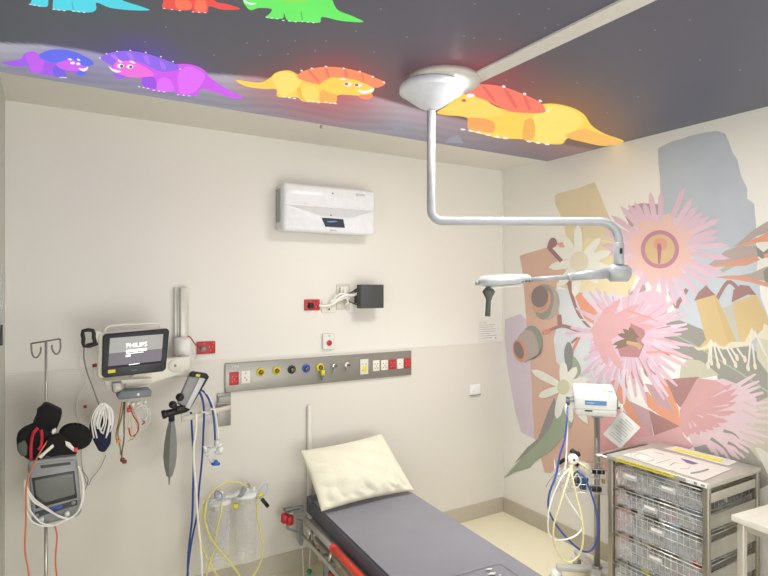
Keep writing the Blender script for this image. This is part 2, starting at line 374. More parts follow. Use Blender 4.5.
for j in range(ny+1):
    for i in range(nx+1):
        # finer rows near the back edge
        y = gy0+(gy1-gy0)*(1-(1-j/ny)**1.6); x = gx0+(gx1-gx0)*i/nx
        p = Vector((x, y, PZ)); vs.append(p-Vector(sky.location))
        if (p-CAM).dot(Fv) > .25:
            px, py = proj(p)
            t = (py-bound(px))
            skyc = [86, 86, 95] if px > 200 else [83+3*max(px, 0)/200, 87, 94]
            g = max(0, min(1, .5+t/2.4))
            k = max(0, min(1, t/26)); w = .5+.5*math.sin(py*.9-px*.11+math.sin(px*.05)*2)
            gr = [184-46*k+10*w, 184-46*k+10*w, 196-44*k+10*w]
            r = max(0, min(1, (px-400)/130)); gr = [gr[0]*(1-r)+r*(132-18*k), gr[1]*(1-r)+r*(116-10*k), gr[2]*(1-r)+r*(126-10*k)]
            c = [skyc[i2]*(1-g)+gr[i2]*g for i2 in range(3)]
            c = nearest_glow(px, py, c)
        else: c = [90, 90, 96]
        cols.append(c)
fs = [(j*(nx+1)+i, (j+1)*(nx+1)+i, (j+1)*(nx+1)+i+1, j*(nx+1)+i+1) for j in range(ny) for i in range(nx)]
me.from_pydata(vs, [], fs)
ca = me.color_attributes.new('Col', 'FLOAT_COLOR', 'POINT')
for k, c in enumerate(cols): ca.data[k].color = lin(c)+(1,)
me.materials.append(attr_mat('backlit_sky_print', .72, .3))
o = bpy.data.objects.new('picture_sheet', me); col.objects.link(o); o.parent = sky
MB().box((gx0, gy0, PZ+.001), (gx1, gy1, ZC-.0005)).build('backing_frame', OFFW, sky, flat=True)
st = MB()
for (x, y) in [(166, 27), (247, 43), (214, 55), (268, 41), (295, 41), (326, 41), (315, 51), (288, 54), (260, 55), (356, 31), (381, 9), (374, 52), (407, 37), (464, 36), (475, 4), (519, 14), (549, 9), (545, 28), (500, 39), (474, 38), (558, 25), (577, 83), (533, 82), (506, 80), (638, 97), (607, 113), (655, 30), (700, 60), (690, 20), (740, 70), (640, 50), (160, 70), (145, 42)]:
    if y < bound(x)-2:
        for sx, sy in ((1, .25), (.3, .8)): st.poly([cz(x+sx*dx, y+sy*dy*.8, -1) for dx, dy in ((1.6, 0), (0, 1.6), (-1.6, 0), (0, -1.6))])
for f in st.bm.faces:
    f.normal_update()
    if f.normal.z > 0: f.normal_flip()
st.build('star', dm((150, 148, 158), 1.0), sky, kind='stuff', flat=True)
for (pts) in ([(448, 120), (468, 130), (452, 134)], [(608, 130), (640, 134)]): pass
cr_ = MB()
for pts in ([(390, 125), (406, 126), (397, 134)], [(448, 138), (458, 134), (464, 143), (446, 143)], [(560, 0), (560, 0), (560, 0)]):
    if pts[0] != pts[1]: cr_.poly([cz(x, y, 0) for x, y in pts])
for f in cr_.bm.faces:
    f.normal_update()
    if f.normal.z > 0: f.normal_flip()
cr_.build('rock', dm((158, 156, 170), .9), sky, flat=True)
MB().box((1.530, Y0+.01, PZ-.010), (1.617, 1.93, PZ-.002)).build('trim_5', mat('glowing_strip_paint', (190, 188, 182), .6, emit=.08), flat=True, kind=S)  # white strip between the panels, no lamp; faint glow added to its paint
# ceiling sprinkler
b = MB(); c = onZ(321, 123, ZC); b.cyl(c, c-Vector((0, 0, .012)), .022, bev=.003); b.mi = 1; b.cyl(c-Vector((0, 0, .01)), c-Vector((0, 0, .03)), .006)
b.build('sprinkler_head', [WHITE, STEEL], label='small sprinkler head in the white ceiling strip above the projector', cat='sprinkler')

# ================================================================ MURAL
murm = []; mur = MB(); MK = [0]
MC = {}
def mp(rgb, pts, sm=False):
    rgb = tuple(int((c*.87+w*.13)*k) for c, w, k in zip(rgb, (212, 218, 228), (.955, .965, .985)))
    if rgb not in MC: MC[rgb] = len(murm); murm.append(mat('mural_ink_%d_%d_%d' % rgb, rgb, .6, var=.035, scale=5))
    mur.mi = MC[rgb]; MK[0] += 1
    if sm: pts = sm2(pts, 3)
    mur.poly([rw(x, y, .0006+MK[0]*.000009) for x, y in pts])
A = zone(568, 110, 3.84); Bz = zone(488, 170, 4.8); Cz = zone(568, 230, 3.84); D = zone(488, 270, 4.8); E = zone(648, 320, 6.4); Fz = zone(488, 370, 4.8); G = zone(638, 380, 5.908); Hh = zone(668, 230, 5.76)
def jag(pts, amp=.8, seed=1):
    rnd = random.Random(seed); out = []
    for (a, b), (c, d) in zip(pts, pts[1:]+pts[:1]):
        n = max(1, int(math.hypot(c-a, d-b)/7))
        for i in range(n):
            t = i/n; out.append((a+(c-a)*t+(rnd.random()-.5)*amp*(i > 0), b+(d-b)*t+(rnd.random()-.5)*amp*(i > 0)))
    return out
SAL = (214, 170, 146); LIL = (214, 198, 206); PAL = (214, 217, 216); YT = (222, 203, 162); MAU = (158, 112, 108); ORA = (224, 148, 112)
LP = (220, 184, 196); GRY = (146, 142, 130); TAU = (176, 156, 145)
# ---- torn paper patches
mp((182, 187, 193), jag(A([(345, 148), (400, 120), (500, 92), (570, 80), (603, 90), (632, 165), (650, 190), (668, 262), (688, 300), (688, 340), (715, 360), (722, 450), (725, 576)])+Cz([(740, 260), (768, 330), (768, 480), (560, 430), (420, 340), (380, 200)]), .8))
mp((194, 200, 203), Cz([(380, 60), (600, 60), (725, 100), (740, 260), (768, 330), (600, 430), (420, 340), (380, 200)]))
mp(YT, jag(Bz([(322, 125), (335, 112), (440, 85), (512, 58), (578, 215), (640, 330), (700, 470)])+Cz([(300, 60), (240, 230), (230, 268), (100, 262), (60, 250), (-40, 215)])+Bz([(400, 500), (390, 400), (372, 300), (350, 220), (322, 160)]), .5, 2))
mp((232, 213, 166), Cz([(80, 30), (300, 60), (230, 268), (100, 255), (-60, 190), (-20, 120)]))
mp(LIL, jag(D([(82, 238), (155, 210), (190, 245), (260, 300), (260, 576)])+Fz([(260, 330), (230, 335), (160, 300), (130, 200), (100, 30)])+D([(95, 480), (80, 320)]), .5, 3))
mp(SAL, jag(Bz([(152, 412), (285, 370), (360, 470), (420, 520), (420, 560)])+D([(330, 60), (330, 95), (345, 200), (320, 330), (330, 430), (420, 470)])+Fz([(420, 60), (560, 200), (640, 300), (650, 500), (520, 490), (420, 470), (330, 474), (300, 495), (272, 492), (255, 430), (225, 330), (215, 180), (205, 0)])+D([(205, 450), (180, 200), (165, 0)]), .6, 4))
mp(PAL, D([(315, 90), (480, 100), (640, 120), (720, 200), (640, 576), (440, 576), (328, 440), (315, 330), (345, 220)]))
mp(PAL, Fz([(440, 0), (640, 0), (700, 180), (600, 150), (430, 60)]))
mp((216, 218, 217), Cz([(-10, 410), (120, 400), (240, 576), (30, 576)]))
# lower right fills
mp(GRY, E([(80, 30), (200, 0), (350, 60), (370, 120), (400, 160), (640, 170), (768, 250), (768, 700), (520, 700), (440, 350), (240, 250), (100, 160)]))
mp((150, 142, 128), G([(300, 300), (768, 150), (768, 620), (600, 700), (380, 560)]))
mp((190, 182, 158), G([(768, 100), (768, 500), (720, 480), (600, 330), (560, 200)]))
mp((214, 208, 190), G([(768, 430), (768, 560), (690, 400), (715, 400)]))
mp((206, 200, 172), E([(768, 60), (768, 340), (700, 250), (690, 150)]))
mp((163, 178, 146), strokep(E([(80, 60), (240, 130), (380, 210), (560, 320), (768, 460)]), 1.5))
mp((194, 188, 160), E([(200, 372), (212, 290), (260, 250), (330, 258), (400, 305), (455, 352), (330, 376)]))
mp((166, 118, 112), G([(120, 0), (362, -20), (250, 165), (180, 80)]))
mp((192, 152, 152), G([(-60, 120), (70, 180), (90, 330), (-60, 340)]))
mp((192, 150, 152), G([(40, 20), (140, 40), (215, 200), (110, 150)]))
mp((216, 152, 152), Fz([(520, 230), (620, 170), (768, 290), (820, 380), (820, 480), (620, 560), (540, 400)]))
mp((222, 164, 164), [(604, 455), (660, 440), (640, 500), (628, 545), (612, 540)])
mp(ORA, Fz([(560, 30), (600, 0), (640, 80), (745, 275), (700, 262), (630, 150)]))
mp(ORA, G([(120, -10), (160, -10), (240, 170), (252, 275), (180, 245), (60, 160), (20, 70), (60, 70), (120, 150), (215, 200)]))
mp((165, 115, 108), G([(65, 178), (252, 276), (95, 328)]))
# ---- flower 3 (lower right)
mp((216, 184, 188), G([(250, 190), (360, 20), (500, -10), (600, 30), (700, 110), (700, 220), (670, 300), (620, 350), (560, 390), (480, 400), (400, 380), (330, 400), (300, 330)]))
c3 = G([(300, 220)])[0]
for t in E([(690, 345), (712, 390), (716, 425), (738, 462)])+G([(700, 10), (742, 75), (765, 130), (790, 165), (800, 210), (800, 255), (768, 300), (770, 340), (745, 375), (700, 375), (665, 400), (655, 430), (630, 460), (598, 470), (565, 452), (540, 470), (500, 440), (480, 465), (440, 430)]):
    mp((218, 187, 191), strokep([(c3[0]+(t[0]-c3[0])*.45, c3[1]+(t[1]-c3[1])*.45), (c3[0]+(t[0]-c3[0])*.8+.8, c3[1]+(t[1]-c3[1])*.8-.8), t], 6.0, 1.8))
for a, b in (((430, 345), (560, 470)), ((530, 370), (600, 430)), ((505, 300), (600, 350))): mp((140, 134, 120), strokep(G([a, ((a[0]+b[0])/2+12, (a[1]+b[1])/2-8), b]), 3.4, .6))
for a, b in (((625, 130), (768, 195)), ((640, 262), (768, 300)), ((600, 300), (720, 372)), ((615, 180), (740, 240))): mp((196, 188, 164), strokep(G([a, b]), 2.6, .8))
mp((208, 154, 150), G([(245, 180), (350, -10), (450, 0), (530, 40), (500, 130), (420, 230), (330, 300), (290, 340), (250, 290)]))
for t in G([(585, 50), (595, 85), (585, 130), (580, 188), (535, 245), (490, 275), (450, 295), (405, 308), (365, 325), (325, 320), (300, 310), (560, 20)]): mp((206, 150, 148), petalp(c3, t, 5.2, .9))
for t in G([(430, 105), (440, 160), (400, 200), (345, 205), (320, 240), (300, 245)]): mp((218, 184, 188), strokep([t, (t[0]+(t[0]-c3[0])*.6+2, t[1]+(t[1]-c3[1])*.6+4)], .4, 2.2))
mp((214, 160, 158), G([(-30, 345), (100, 325), (250, 272), (270, 330), (330, 390), (300, 410), (100, 385), (-30, 380)]))
# ---- branches and leaves on the right edge
mp((163, 178, 146), strokep(Hh([(300, 240), (380, 200)]), 4))
mp(TAU, Hh([(380, 95), (480, 10), (540, -30), (590, -60), (590, 10), (500, 40), (440, 88)]))
mp(ORA, Hh([(405, 92), (500, 50), (590, 8), (590, 66), (500, 76), (440, 90)]))
mp((230, 226, 212), Hh([(512, 72), (590, 66), (590, 330), (570, 330), (560, 250), (510, 236), (515, 190), (540, 150)]))
mp(TAU, Hh([(225, 208), (330, 120), (410, 92), (510, 90), (535, 150), (450, 168), (300, 200)]))
mp((132, 128, 114), Hh([(505, 92), (550, 128), (590, 95), (590, 150), (540, 166), (520, 150)]))
mp((214, 148, 120), Hh([(215, 215), (300, 195), (440, 160), (512, 150), (530, 172), (450, 205), (300, 212)]))
mp(ORA, Hh([(548, 140), (590, 130), (590, 160), (556, 160)]))
mp(TAU, Hh([(380, 268), (480, 250), (560, 213), (590, 205), (590, 300), (480, 280)]))
mp((132, 128, 114), Hh([(548, 240), (575, 215), (590, 215), (590, 310), (560, 300)]))
mp((214, 148, 120), Hh([(270, 272), (350, 262), (420, 262), (480, 276), (590, 310), (590, 332), (470, 300), (380, 285)]))
# ---- yellow bells
mp(MAU, strokep(Hh([(280, 400), (345, 300), (400, 335)]), 3.8))
mp(MAU, strokep(Hh([(110, 340), (60, 420), (50, 450)]), 4))
mp((190, 187, 168), Cz([(585, 300), (640, 285), (690, 415), (640, 425)]))
mp((210, 180, 122), Cz([(490, 268), (565, 245), (600, 320), (645, 425), (610, 450), (550, 440), (535, 465), (500, 455), (530, 420)]))
mp((202, 172, 112), Cz([(560, 250), (600, 320), (645, 425), (620, 445), (590, 360)]))
mp(MAU, Cz([(484, 272), (500, 240), (530, 212), (550, 235), (566, 248)]))
mp((210, 180, 122), Cz([(632, 278), (722, 248), (775, 350), (790, 400), (700, 385), (685, 440), (660, 440)]))
mp(MAU, Cz([(628, 278), (635, 230), (662, 211), (695, 214), (724, 250), (690, 248)]))
CRM = (228, 214, 180); STM = (226, 220, 202)
mp(CRM, E([(278, 160), (330, 180), (375, 160), (402, 122), (425, 150), (485, 172), (530, 140), (620, 140), (640, 100), (665, 45), (690, 100), (735, 60), (740, 20), (775, 40), (775, 130), (690, 110), (640, 165), (560, 178), (480, 190), (420, 168), (370, 186), (320, 196)]))
for a, b in (((400, 130), (385, 290)), ((405, 130), (405, 270)), ((420, 150), (450, 290)), ((430, 140), (490, 265)), ((500, 170), (560, 285)), ((520, 165), (570, 240)), ((570, 180), (620, 250)), ((665, 60), (640, 305)), ((668, 150), (685, 295)), ((680, 70), (768, 250))):
    mp(STM, strokep(E([a, b]), 1.9)); mp(CRM, E(ellp(b[0], b[1], 11, 24, -.2)))
# ---- large flower (top)
cA = A([(353, 535)])[0]
mp((178, 146, 150), A([(220, 410), (240, 370), (280, 358), (360, 362), (372, 470), (250, 470)]))
mp((178, 146, 150), Cz([(230, 250), (290, 190), (300, 230), (250, 262)])); mp((176, 136, 136), Cz([(395, 200), (420, 270), (410, 300), (385, 240)]))
mp((228, 194, 200), ellp(cA[0], cA[1], 36, 35))
PT = A([(150, 440), (230, 362), (518, 392), (132, 470), (125, 520), (165, 405), (200, 368), (255, 352), (290, 354), (315, 313), (358, 308), (447, 296), (480, 335), (498, 368), (542, 408), (588, 415), (580, 460), (580, 488), (618, 518)])+Cz([(622, 110), (602, 168), (575, 190), (545, 215), (500, 248), (465, 300), (415, 292), (372, 272), (325, 250), (285, 215), (245, 262), (175, 130), (120, 90), (180, 200)])
for i, t in enumerate(PT): mp(LP if i % 3 else (224, 188, 200), petalp(cA, t, 5.6, .55, 8, .86))
for i in range(22):
    a = 2*PI*i/22+.1; r = (33+5*math.sin(i*2.3)); mp((230, 186, 172), petalp(cA, (cA[0]+r*math.cos(a), cA[1]+r*math.sin(a)), 11, .6, 7, .6))
mp((230, 184, 170), ellp(cA[0], cA[1], 25, 25))
mp((184, 122, 136), ellp(cA[0], cA[1], 19.2, 19.2, n=28)); mp((208, 176, 124), ellp(cA[0], cA[1], 15, 15, n=24))
mp((216, 146, 124), ellp(cA[0]+.6, cA[1]-5, 7, 6.6)); mp((172, 104, 114), A([(342, 515), (356, 512), (360, 530), (354, 590), (346, 590)]))
# ---- salmon/orange bits behind the middle flower
mp(ORA, D([(412, 112), (455, 108), (530, 210), (540, 160), (578, 158), (575, 190), (520, 270), (460, 230)]))
mp(MAU, strokep(D([(386, 50), (405, 130), (440, 220), (500, 290)]), 4.4, 2))
mp(MAU, strokep(D([(505, 292), (440, 292), (370, 270), (330, 275), (262, 305)]), 4, 3)); mp(MAU, strokep(D([(345, 268), (342, 215)]), 5, 4)); mp((216, 138, 112), strokep(D([(265, 302), (300, 290)]), 5))
mp(MAU, strokep(D([(505, 300), (440, 320), (400, 350)]), 3, 2)); mp((216, 138, 112), strokep(D([(440, 320), (410, 380), (404, 410)]), 3, 2))
# ---- middle flower
cM = Cz([(225, 400)])[0]
mp(LP, sm2(Cz([(100, 350), (130, 300), (200, 262), (320, 232), (375, 262), (380, 320), (370, 410), (340, 460), (280, 520), (215, 570), (130, 570), (85, 500)]), 3))
TM = Cz([(55, 245), (80, 235), (108, 222), (138, 235), (175, 225), (30, 300), (10, 375), (-10, 395), (20, 405), (420, 262), (440, 300), (455, 322)])+E([(250, 25), (255, 55), (215, 90), (288, 165), (205, 180), (290, 250), (258, 300), (175, 330), (160, 395), (125, 425), (105, 510)])+Cz([(420, 600), (385, 640), (350, 620), (300, 660), (260, 640), (215, 670), (175, 650), (130, 660), (95, 620), (60, 610), (45, 560), (60, 500)])
for i, t in enumerate(TM): mp(LP if i % 4 else (230, 202, 208), strokep([(cM[0]+(t[0]-cM[0])*.5, cM[1]+(t[1]-cM[1])*.5), (cM[0]+(t[0]-cM[0])*.8, cM[1]+(t[1]-cM[1])*.8+.6), t], 6.4, 1.7))
for i in range(9):
    a = -.5+i*.32; r0 = 26+random.random()*6; r1 = 44+random.random()*8; mp((176, 124, 122) if i % 2 else (214, 158, 154), strokep([(cM[0]+r0*math.cos(a), cM[1]+r0*math.sin(a)), (cM[0]+r1*math.cos(a), cM[1]+r1*math.sin(a))], .5, 1.5))
for i in range(17):
    a = .95+i*.155; r0 = 33+5*math.sin(i*2.1); r1 = 50+5*math.sin(i*3.7)
    mp(PAL if i > 4 else (176, 132, 132), strokep([(cM[0]+r0*math.cos(a), cM[1]+r0*math.sin(a)), (cM[0]+(r0+r1)/2*math.cos(a+.03), cM[1]+(r0+r1)/2*math.sin(a+.03)), (cM[0]+r1*math.cos(a), cM[1]+r1*math.sin(a))], .3, 2.0))
for i in range(26):
    a = -2.4+i*.21; r0 = 20+4*math.sin(i*2.9); r1 = 42+6*math.sin(i*1.7)
    mp((234, 208, 216) if i % 2 else (210, 170, 182), strokep([(cM[0]+r0*math.cos(a), cM[1]+r0*math.sin(a)), (cM[0]+r1*math.cos(a+.05), cM[1]+r1*math.sin(a+.05))], .5, 1.7))
cP = Cz([(110, 385)])[0]
for t in Cz([(275, 285), (255, 312), (325, 330), (340, 370), (200, 265), (235, 345), (120, 470), (150, 520), (185, 500), (210, 540), (175, 455), (160, 290)]): mp((218, 162, 162), petalp(cP, t, 8, .9, 8, .5))
mp((219, 164, 164), Cz([(85, 385), (130, 325), (190, 320), (200, 400), (150, 430), (110, 430)]))
mp((226, 152, 130), strokep(Cz([(300, 470), (380, 470), (450, 495)]), 2.5, .6)); mp((226, 152, 130), strokep(Cz([(230, 310), (290, 330), (350, 352)]), 2.5, .6))
mp((180, 122, 120), Cz([(240, 358), (292, 382), (297, 400), (280, 425), (292, 440), (272, 490), (200, 485), (190, 452), (240, 430)]))
for a, b in (((250, 385), (235, 372)), ((250, 405), (210, 380)), ((240, 420), (190, 400)), ((235, 432), (172, 440)), ((240, 440), (180, 455))): mp((128, 104, 84), petalp(Cz([(262, 418)])[0], Cz([b])[0], 5.5, 1.3, 6, .4))
mp((196, 160, 116), strokep(Cz([(225, 432), (265, 440), (280, 455)]), 3.5, 4.5))
# ---- gumnuts
mp((180, 162, 150), D(ellp(277, 155, 67, 86))); mp((142, 143, 128), D([(240, 80), (290, 75), (315, 130), (300, 210), (262, 238), (228, 205), (285, 160)]), True)
mp((220, 146, 114), D([(215, 160), (255, 190), (285, 160), (288, 100), (300, 120), (298, 165), (268, 202), (232, 200)]), True); mp((130, 112, 106), D(ellp(248, 128, 41, 52, .1)))
mp((142, 143, 128), D(ellp(215, 342, 49, 76, -.15))); mp((180, 160, 150), D([(140, 335), (180, 290), (215, 300), (238, 350), (240, 400), (200, 430), (170, 440)]), True)
mp((116, 104, 98), D([(180, 440), (240, 405), (262, 360), (255, 400), (225, 425)])); mp((220, 146, 114), D(ellp(152, 388, 32, 56, -.25))); mp((130, 112, 108), D(ellp(148, 385, 22, 43, -.3)))
# ---- grey leaf and green leaf
mp((130, 130, 124), D([(366, 420), (370, 370), (386, 345), (402, 368), (410, 440), (386, 492)]), True); mp((152, 162, 130), D([(410, 415), (440, 455), (442, 500), (395, 535), (405, 470)]), True)
mp((152, 163, 134), Fz([(73, 522), (105, 485), (185, 400), (240, 350), (300, 270), (340, 190), (400, 170), (405, 260), (355, 330), (300, 390), (225, 440), (200, 470), (130, 490)]))
mp((142, 136, 130), Fz([(125, 450), (190, 370), (240, 330), (285, 205), (318, 130), (335, 190), (300, 275), (240, 352), (185, 402)]))
# ---- daisies
DW = (234, 231, 214)
c1 = Bz([(438, 440)])[0]
for t in Bz([(352, 308), (430, 262), (543, 325), (592, 392), (590, 475), (530, 545), (292, 468), (338, 560), (415, 612), (310, 372), (545, 420)]): mp(DW, petalp(c1, t, 8.6, .5, 8, .6))
mp((226, 212, 184), ellp(c1[0], c1[1], 9.5, 10.2))
c2 = Fz([(362, 82)])[0]
for t in Fz([(208, 0), (242, 128), (330, 235), (402, 255), (482, 42), (362, -42), (425, -15), (455, 150), (480, 260)]): mp(DW, petalp(c2, t, 8.2, .5, 8, .6))
mp((212, 206, 166), ellp(c2[0], c2[1], 6.4, 7.6))
# ---- thin branch by the upper daisy
mp((152, 106, 106), Bz([(283, 372), (298, 332), (318, 326), (332, 350), (322, 368), (300, 378)]), True); mp((152, 106, 106), strokep(Bz([(292, 372), (352, 438)]), 4)); mp((226, 158, 128), Bz([(330, 352), (358, 346), (368, 370), (345, 370)]))
for f in mur.bm.faces:
    f.normal_update()
    if f.normal.x > 0: f.normal_flip()
mur.build('wall_mural', murm, label='pastel mural of native flowers and gumnuts on the right wall', cat='mural', flat=True)
# ================================================================ BACK WALL EQUIPMENT
IN = Vector((0, -1, 0))           # out of the back wall, into the room
XA = Vector((1, 0, 0))
def wr(x0, x1, y0, y1, off=0.0):  # rectangle on the plane `off` in front of the back wall, heights read at its left edge
    a = bw(x0, y0, off); b = bw(x1, y0, off); c = bw(x0, y1, off); return a.x, b.x, c.z, a.z
def slab(b, x0, x1, y0, y1, off0, off1, bev=0.002, seg=2):
    X0, X1, z0, z1 = wr(x0, x1, y0, y1, off1); b.box((X0, YB-off1, z0), (X1, YB-off0, z1), bev=bev, seg=seg); return X0, X1, z0, z1
C0 = .004  # cladding thickness
# ---- projector
X0, X1, z0, z1 = wr(284, 375.5, 181.5, 230.5, .15)
prj = thing('projector', 'white wall mounted short throw projector with a small dark lens window', 'projector', ((X0+X1)/2, YB, z0))
b = MB(); b.box((X0, YB-.10, z0+.004), (X1, YB, z1-.004), bev=.02, seg=4); b.build('rear_body', mat('proj_side', (216, 218, 220), .45), prj)
yf = YB-.15
zc = z1-(z1-z0)*.46; b = MB()
# front shell with a recessed trapezoid for the lens window
b.box((X0, yf, zc), (X1, YB-.09, z1), bev=.022, seg=4)
b.box((X0, yf+.004, z0), (X1, YB-.09, zc+.03), bev=.022, seg=4)
b.build('front_shell', mat('proj_white', (228, 230, 236), .4, coat=.2), prj)
w = X1-X0; h = z1-z0
b = MB(); b.prism([(X0+.01, yf+.001, zc), (X1-.005, yf+.001, zc+.002), (X1-w*.28, yf+.002, z0+h*.36), (X0+w*.38, yf+.002, z0+h*.36)], (0, .004, 0))
b.build('lens_recess', mat('proj_recess', (204, 205, 209), .5), prj, flat=True)
b = MB(); b.prism([(X0+.02, yf+.0025, z0+h*.5), (X0+w*.42, yf+.0025, z0+h*.20), (X0+w*.6, yf+.0025, z0+h*.12), (X0+.03, yf+.0025, z0+h*.1)], (0, .004, 0)); b.build('lower_panel', mat('proj_low', (222, 224, 230), .4), prj, flat=True)
b = MB(); b.prism([(X0+w*.39, yf-.001, z0+h*.315), (X0+w*.625, yf-.001, z0+h*.315), (X0+w*.645, yf-.001, z0+h*.13), (X0+w*.43, yf-.001, z0+h*.13)], (0, .004, 0)); lw = b.build('lens_window', mat('lens_glass', (36, 48, 66), .08, coat=1), prj, label='dark glass lens window', flat=True)
b = MB(); lc = Vector((X0+w*.5, yf-.0014, z0+h*.245)); b.prism([lc+Vector((.030*math.cos(a)+.02*math.sin(a), 0, .0055*math.sin(a))) for a in [2*PI*i/20 for i in range(20)]], (0, .001, 0)); b.build('lens', mat('lens_light', (96, 134, 186), .1, emit=.25), lw, flat=True)
b = MB(); b.cyl((X0+w*.51, yf, z1-h*.15), (X0+w*.51, yf-.002, z1-h*.15), .005); b.build('sensor_dot', MIDG, prj); b = MB(); b.cyl((X0+w*.49, yf, z0+h*.38), (X0+w*.49, yf-.002, z0+h*.38), .005); b.build('sensor_dot', MIDG, prj)
b = MB(); b.text('EPSON', .020, (X0+w*.82, yf-.001, z1-h*.13), XA, Zv); b.build('lettering', MIDG, prj, flat=True); b = MB(); b.text('EPSON', .013, (X0+w*.515, yf-.0012, z0+h*.055), XA, Zv); b.build('small_lettering', MIDG, prj, flat=True)
b = MB(); [b.box((X0-.0006, YB-.085+i*.012, z0+h*.2), (X0+.002, YB-.080+i*.012, z0+h*.9)) for i in range(6)]; b.build('side_vent', MIDG, prj, flat=True)
# ---- red outlet, plates, cable bundle, dark box beside it
def outlet(name, label, cat, x0, x1, y0, y1, m, off=.009, base=0.0, mk=None, group=None):
    X0, X1, z0, z1 = wr(x0, x1, y0, y1, off+base); t = thing(name, label, cat, ((X0+X1)/2, YB-base, z0), group)
    fpl = MB().box((X0, YB-base-off, z0), (X1, YB-base, z1), bev=.003).build('face_plate', m, t)
    b = MB(); n = max(1, round((X1-X0)/(z1-z0)*1.2)); w = (X1-X0)/n
    for i in range(n):
        cx = X0+w*(i+.5); cz_ = (z0+z1)/2
        for dx, dz, sx, sz in ((-.18, .05, .05, .12), (.18, .05, .05, .12), (0, -.22, .05, .12), (.3, .34, .09, .07)):
            b.box((cx+w*dx-w*sx, YB-base-off-.001, cz_+(z1-z0)*dz-(z1-z0)*sz*.6), (cx+w*dx+w*sx, YB-base-off+.001, cz_+(z1-z0)*dz+(z1-z0)*sz*.6))
    b.build('socket', mk or DARK, fpl, flat=True); return t
outlet('power_outlet', 'red double power outlet on the wall below the projector', 'power outlet', 304.5, 320, 299.5, 310.5, RED, mk=mat('pale_mark', (204, 110, 108), .5))
outlet('power_outlet', 'white power outlet behind the cable bundle below the projector', 'power outlet', 322, 336, 300, 313, CREAMW)
X0, X1, z0, z1 = wr(336.5, 350, 284, 310, .006)
t = thing('cable_plate', 'upright grey wall plate with a cable entry, below the projector', 'wall plate', ((X0+X1)/2, YB, z0))
MB().box((X0, YB-.006, z0), (X1, YB, z1), bev=.002).build('plate', mat('plate_grey', (206, 202, 192), .5), t)
b = MB(); b.box((X0+.02, YB-.03, z1-.06), (X1-.02, YB-.006, z1-.015), bev=.006); b.build('cable_entry', CREAMW, t)
b = MB(); P = lambda x, y, o=.03: bw(x, y, o)
b.tube([P(319, 305.5, .02), P(326, 306, .035), P(334, 303, .05), P(341, 297, .05), P(345, 292, .045), P(343, 287, .02)], .009)
b.tube([P(330, 304), P(338, 299, .05), P(346, 295, .06), P(354, 295, .06), P(360, 291, .05)], .009)
b.tube([P(328, 308), P(336, 302, .05), P(347, 297, .05), P(357, 293, .05), P(362, 288, .05)], .006)
b.tube([P(330, 302.5), P(340, 294, .06), P(349, 296, .05), P(347, 301, .02)], .007)
b.tube([P(346, 297, .05), P(348, 302, .05), P(345, 305, .03)], .006)
b.build('cable_bundle', [CABLEW], label='bundle of white cables between the red outlet and the dark box', cat='cable')
b = MB(); b.box((0, 0, 0), (.001, .001, .001)); b.bm.clear()
X0, X1, z0, z1 = wr(309, 318, 303, 308.5, .03); b.box((X0, YB-.04, z0), (X0+.03, YB-.01, z1), bev=.004); b.build('power_plug', BLACK, label='black plug in the red outlet below the projector', cat='plug')
X0, X1, z0, z1 = wr(361, 384, 284.5, 308.5, .13)
t = thing('control_box', 'dark grey square box held off the wall below the projector', 'control box', ((X0+X1)/2, YB, z0))
MB().box((X0, YB-.13, z0), (X1, YB-.07, z1), bev=.005).build('case', mat('case_dark', (68, 70, 72), .55), t)
b = MB(); b.box((X0+.02, YB-.07, z0+.03), (X1-.02, YB, z1-.03), bev=.003); b.build('wall_bracket', DARK, t)
b = MB(); b.tube([(X0, YB-.10, z1-.02), (X0-.035, YB-.07, z1-.05), (X0-.04, YB-.03, z1-.06)], .004); b.tube([(X0, YB-.10, z0+.02), (X0-.04, YB-.06, z0+.04), (X0-.05, YB-.03, z0+.06)], .004); b.build('lead', DARK, t)
# ---- emergency call button
X0, X1, z0, z1 = wr(323, 334.5, 334, 350, .02)
t = thing('call_button', 'white wall box with a round red push button above the steel panel', 'button', ((X0+X1)/2, YB, z0))
MB().box((X0, YB-.022, z0), (X1, YB, z1), bev=.005).build('housing', mat('housing_w', (222, 222, 218), .4), t)
cx = (X0+X1)/2+.002; czz = z0+(z1-z0)*.42
MB().cyl((cx, YB-.021, czz), (cx, YB-.030, czz), .018, bev=.003).build('push_button', RED, t)
b = MB(); b.text('CALL', .008, (cx, YB-.0225, z1-.014), XA, Zv) if False else b.box((cx-.008, YB-.0228, z1-.016), (cx+.008, YB-.0215, z1-.012)); b.build('marking', GREYP, t, flat=True)
# ---- medical services panel
X0, X1, z0, z1 = wr(225.3, 411.5, 364.5, 393, .02)
zt = bw(411.5, 350, .02).z; zb = bw(411.5, 374.5, .02).z
z1 = (z1+zt)/2; z0 = (z0+zb)/2
con = thing('services_panel', 'long brushed steel bedhead panel with gas outlets and sockets', 'wall panel', ((X0+X1)/2, YB, z0))
MB().box((X0, YB-.02, z0), (X1, YB-C0, z1), bev=.002).build('steel_plate', mat('panel_steel', (150, 148, 142), .4, metal=.55, var=.06, scale=4), con)
zm = (z0+z1)/2; PY = YB-.02
def cxp(px): return bw(px, 366, .02).x
def gas(px, m, label, drop=False):
    x = cxp(px); o = MB().lathe([(.0, 0), (.026, 0), (.026, .006), (.020, .010), (.016, .012), (.016, .006), (.0, .006)], (x, PY, zm+.02), IN, 24).build('gas_outlet', m, con, label=label)
    MB().lathe([(0, .005), (.011, .005), (.013, .02), (.009, .024), (0, .024)], (x, PY, zm+.02), IN, 16).build('nozzle', [mat('nozzle_bronze', (120, 104, 90), .3, metal=.6)], o)
    return x
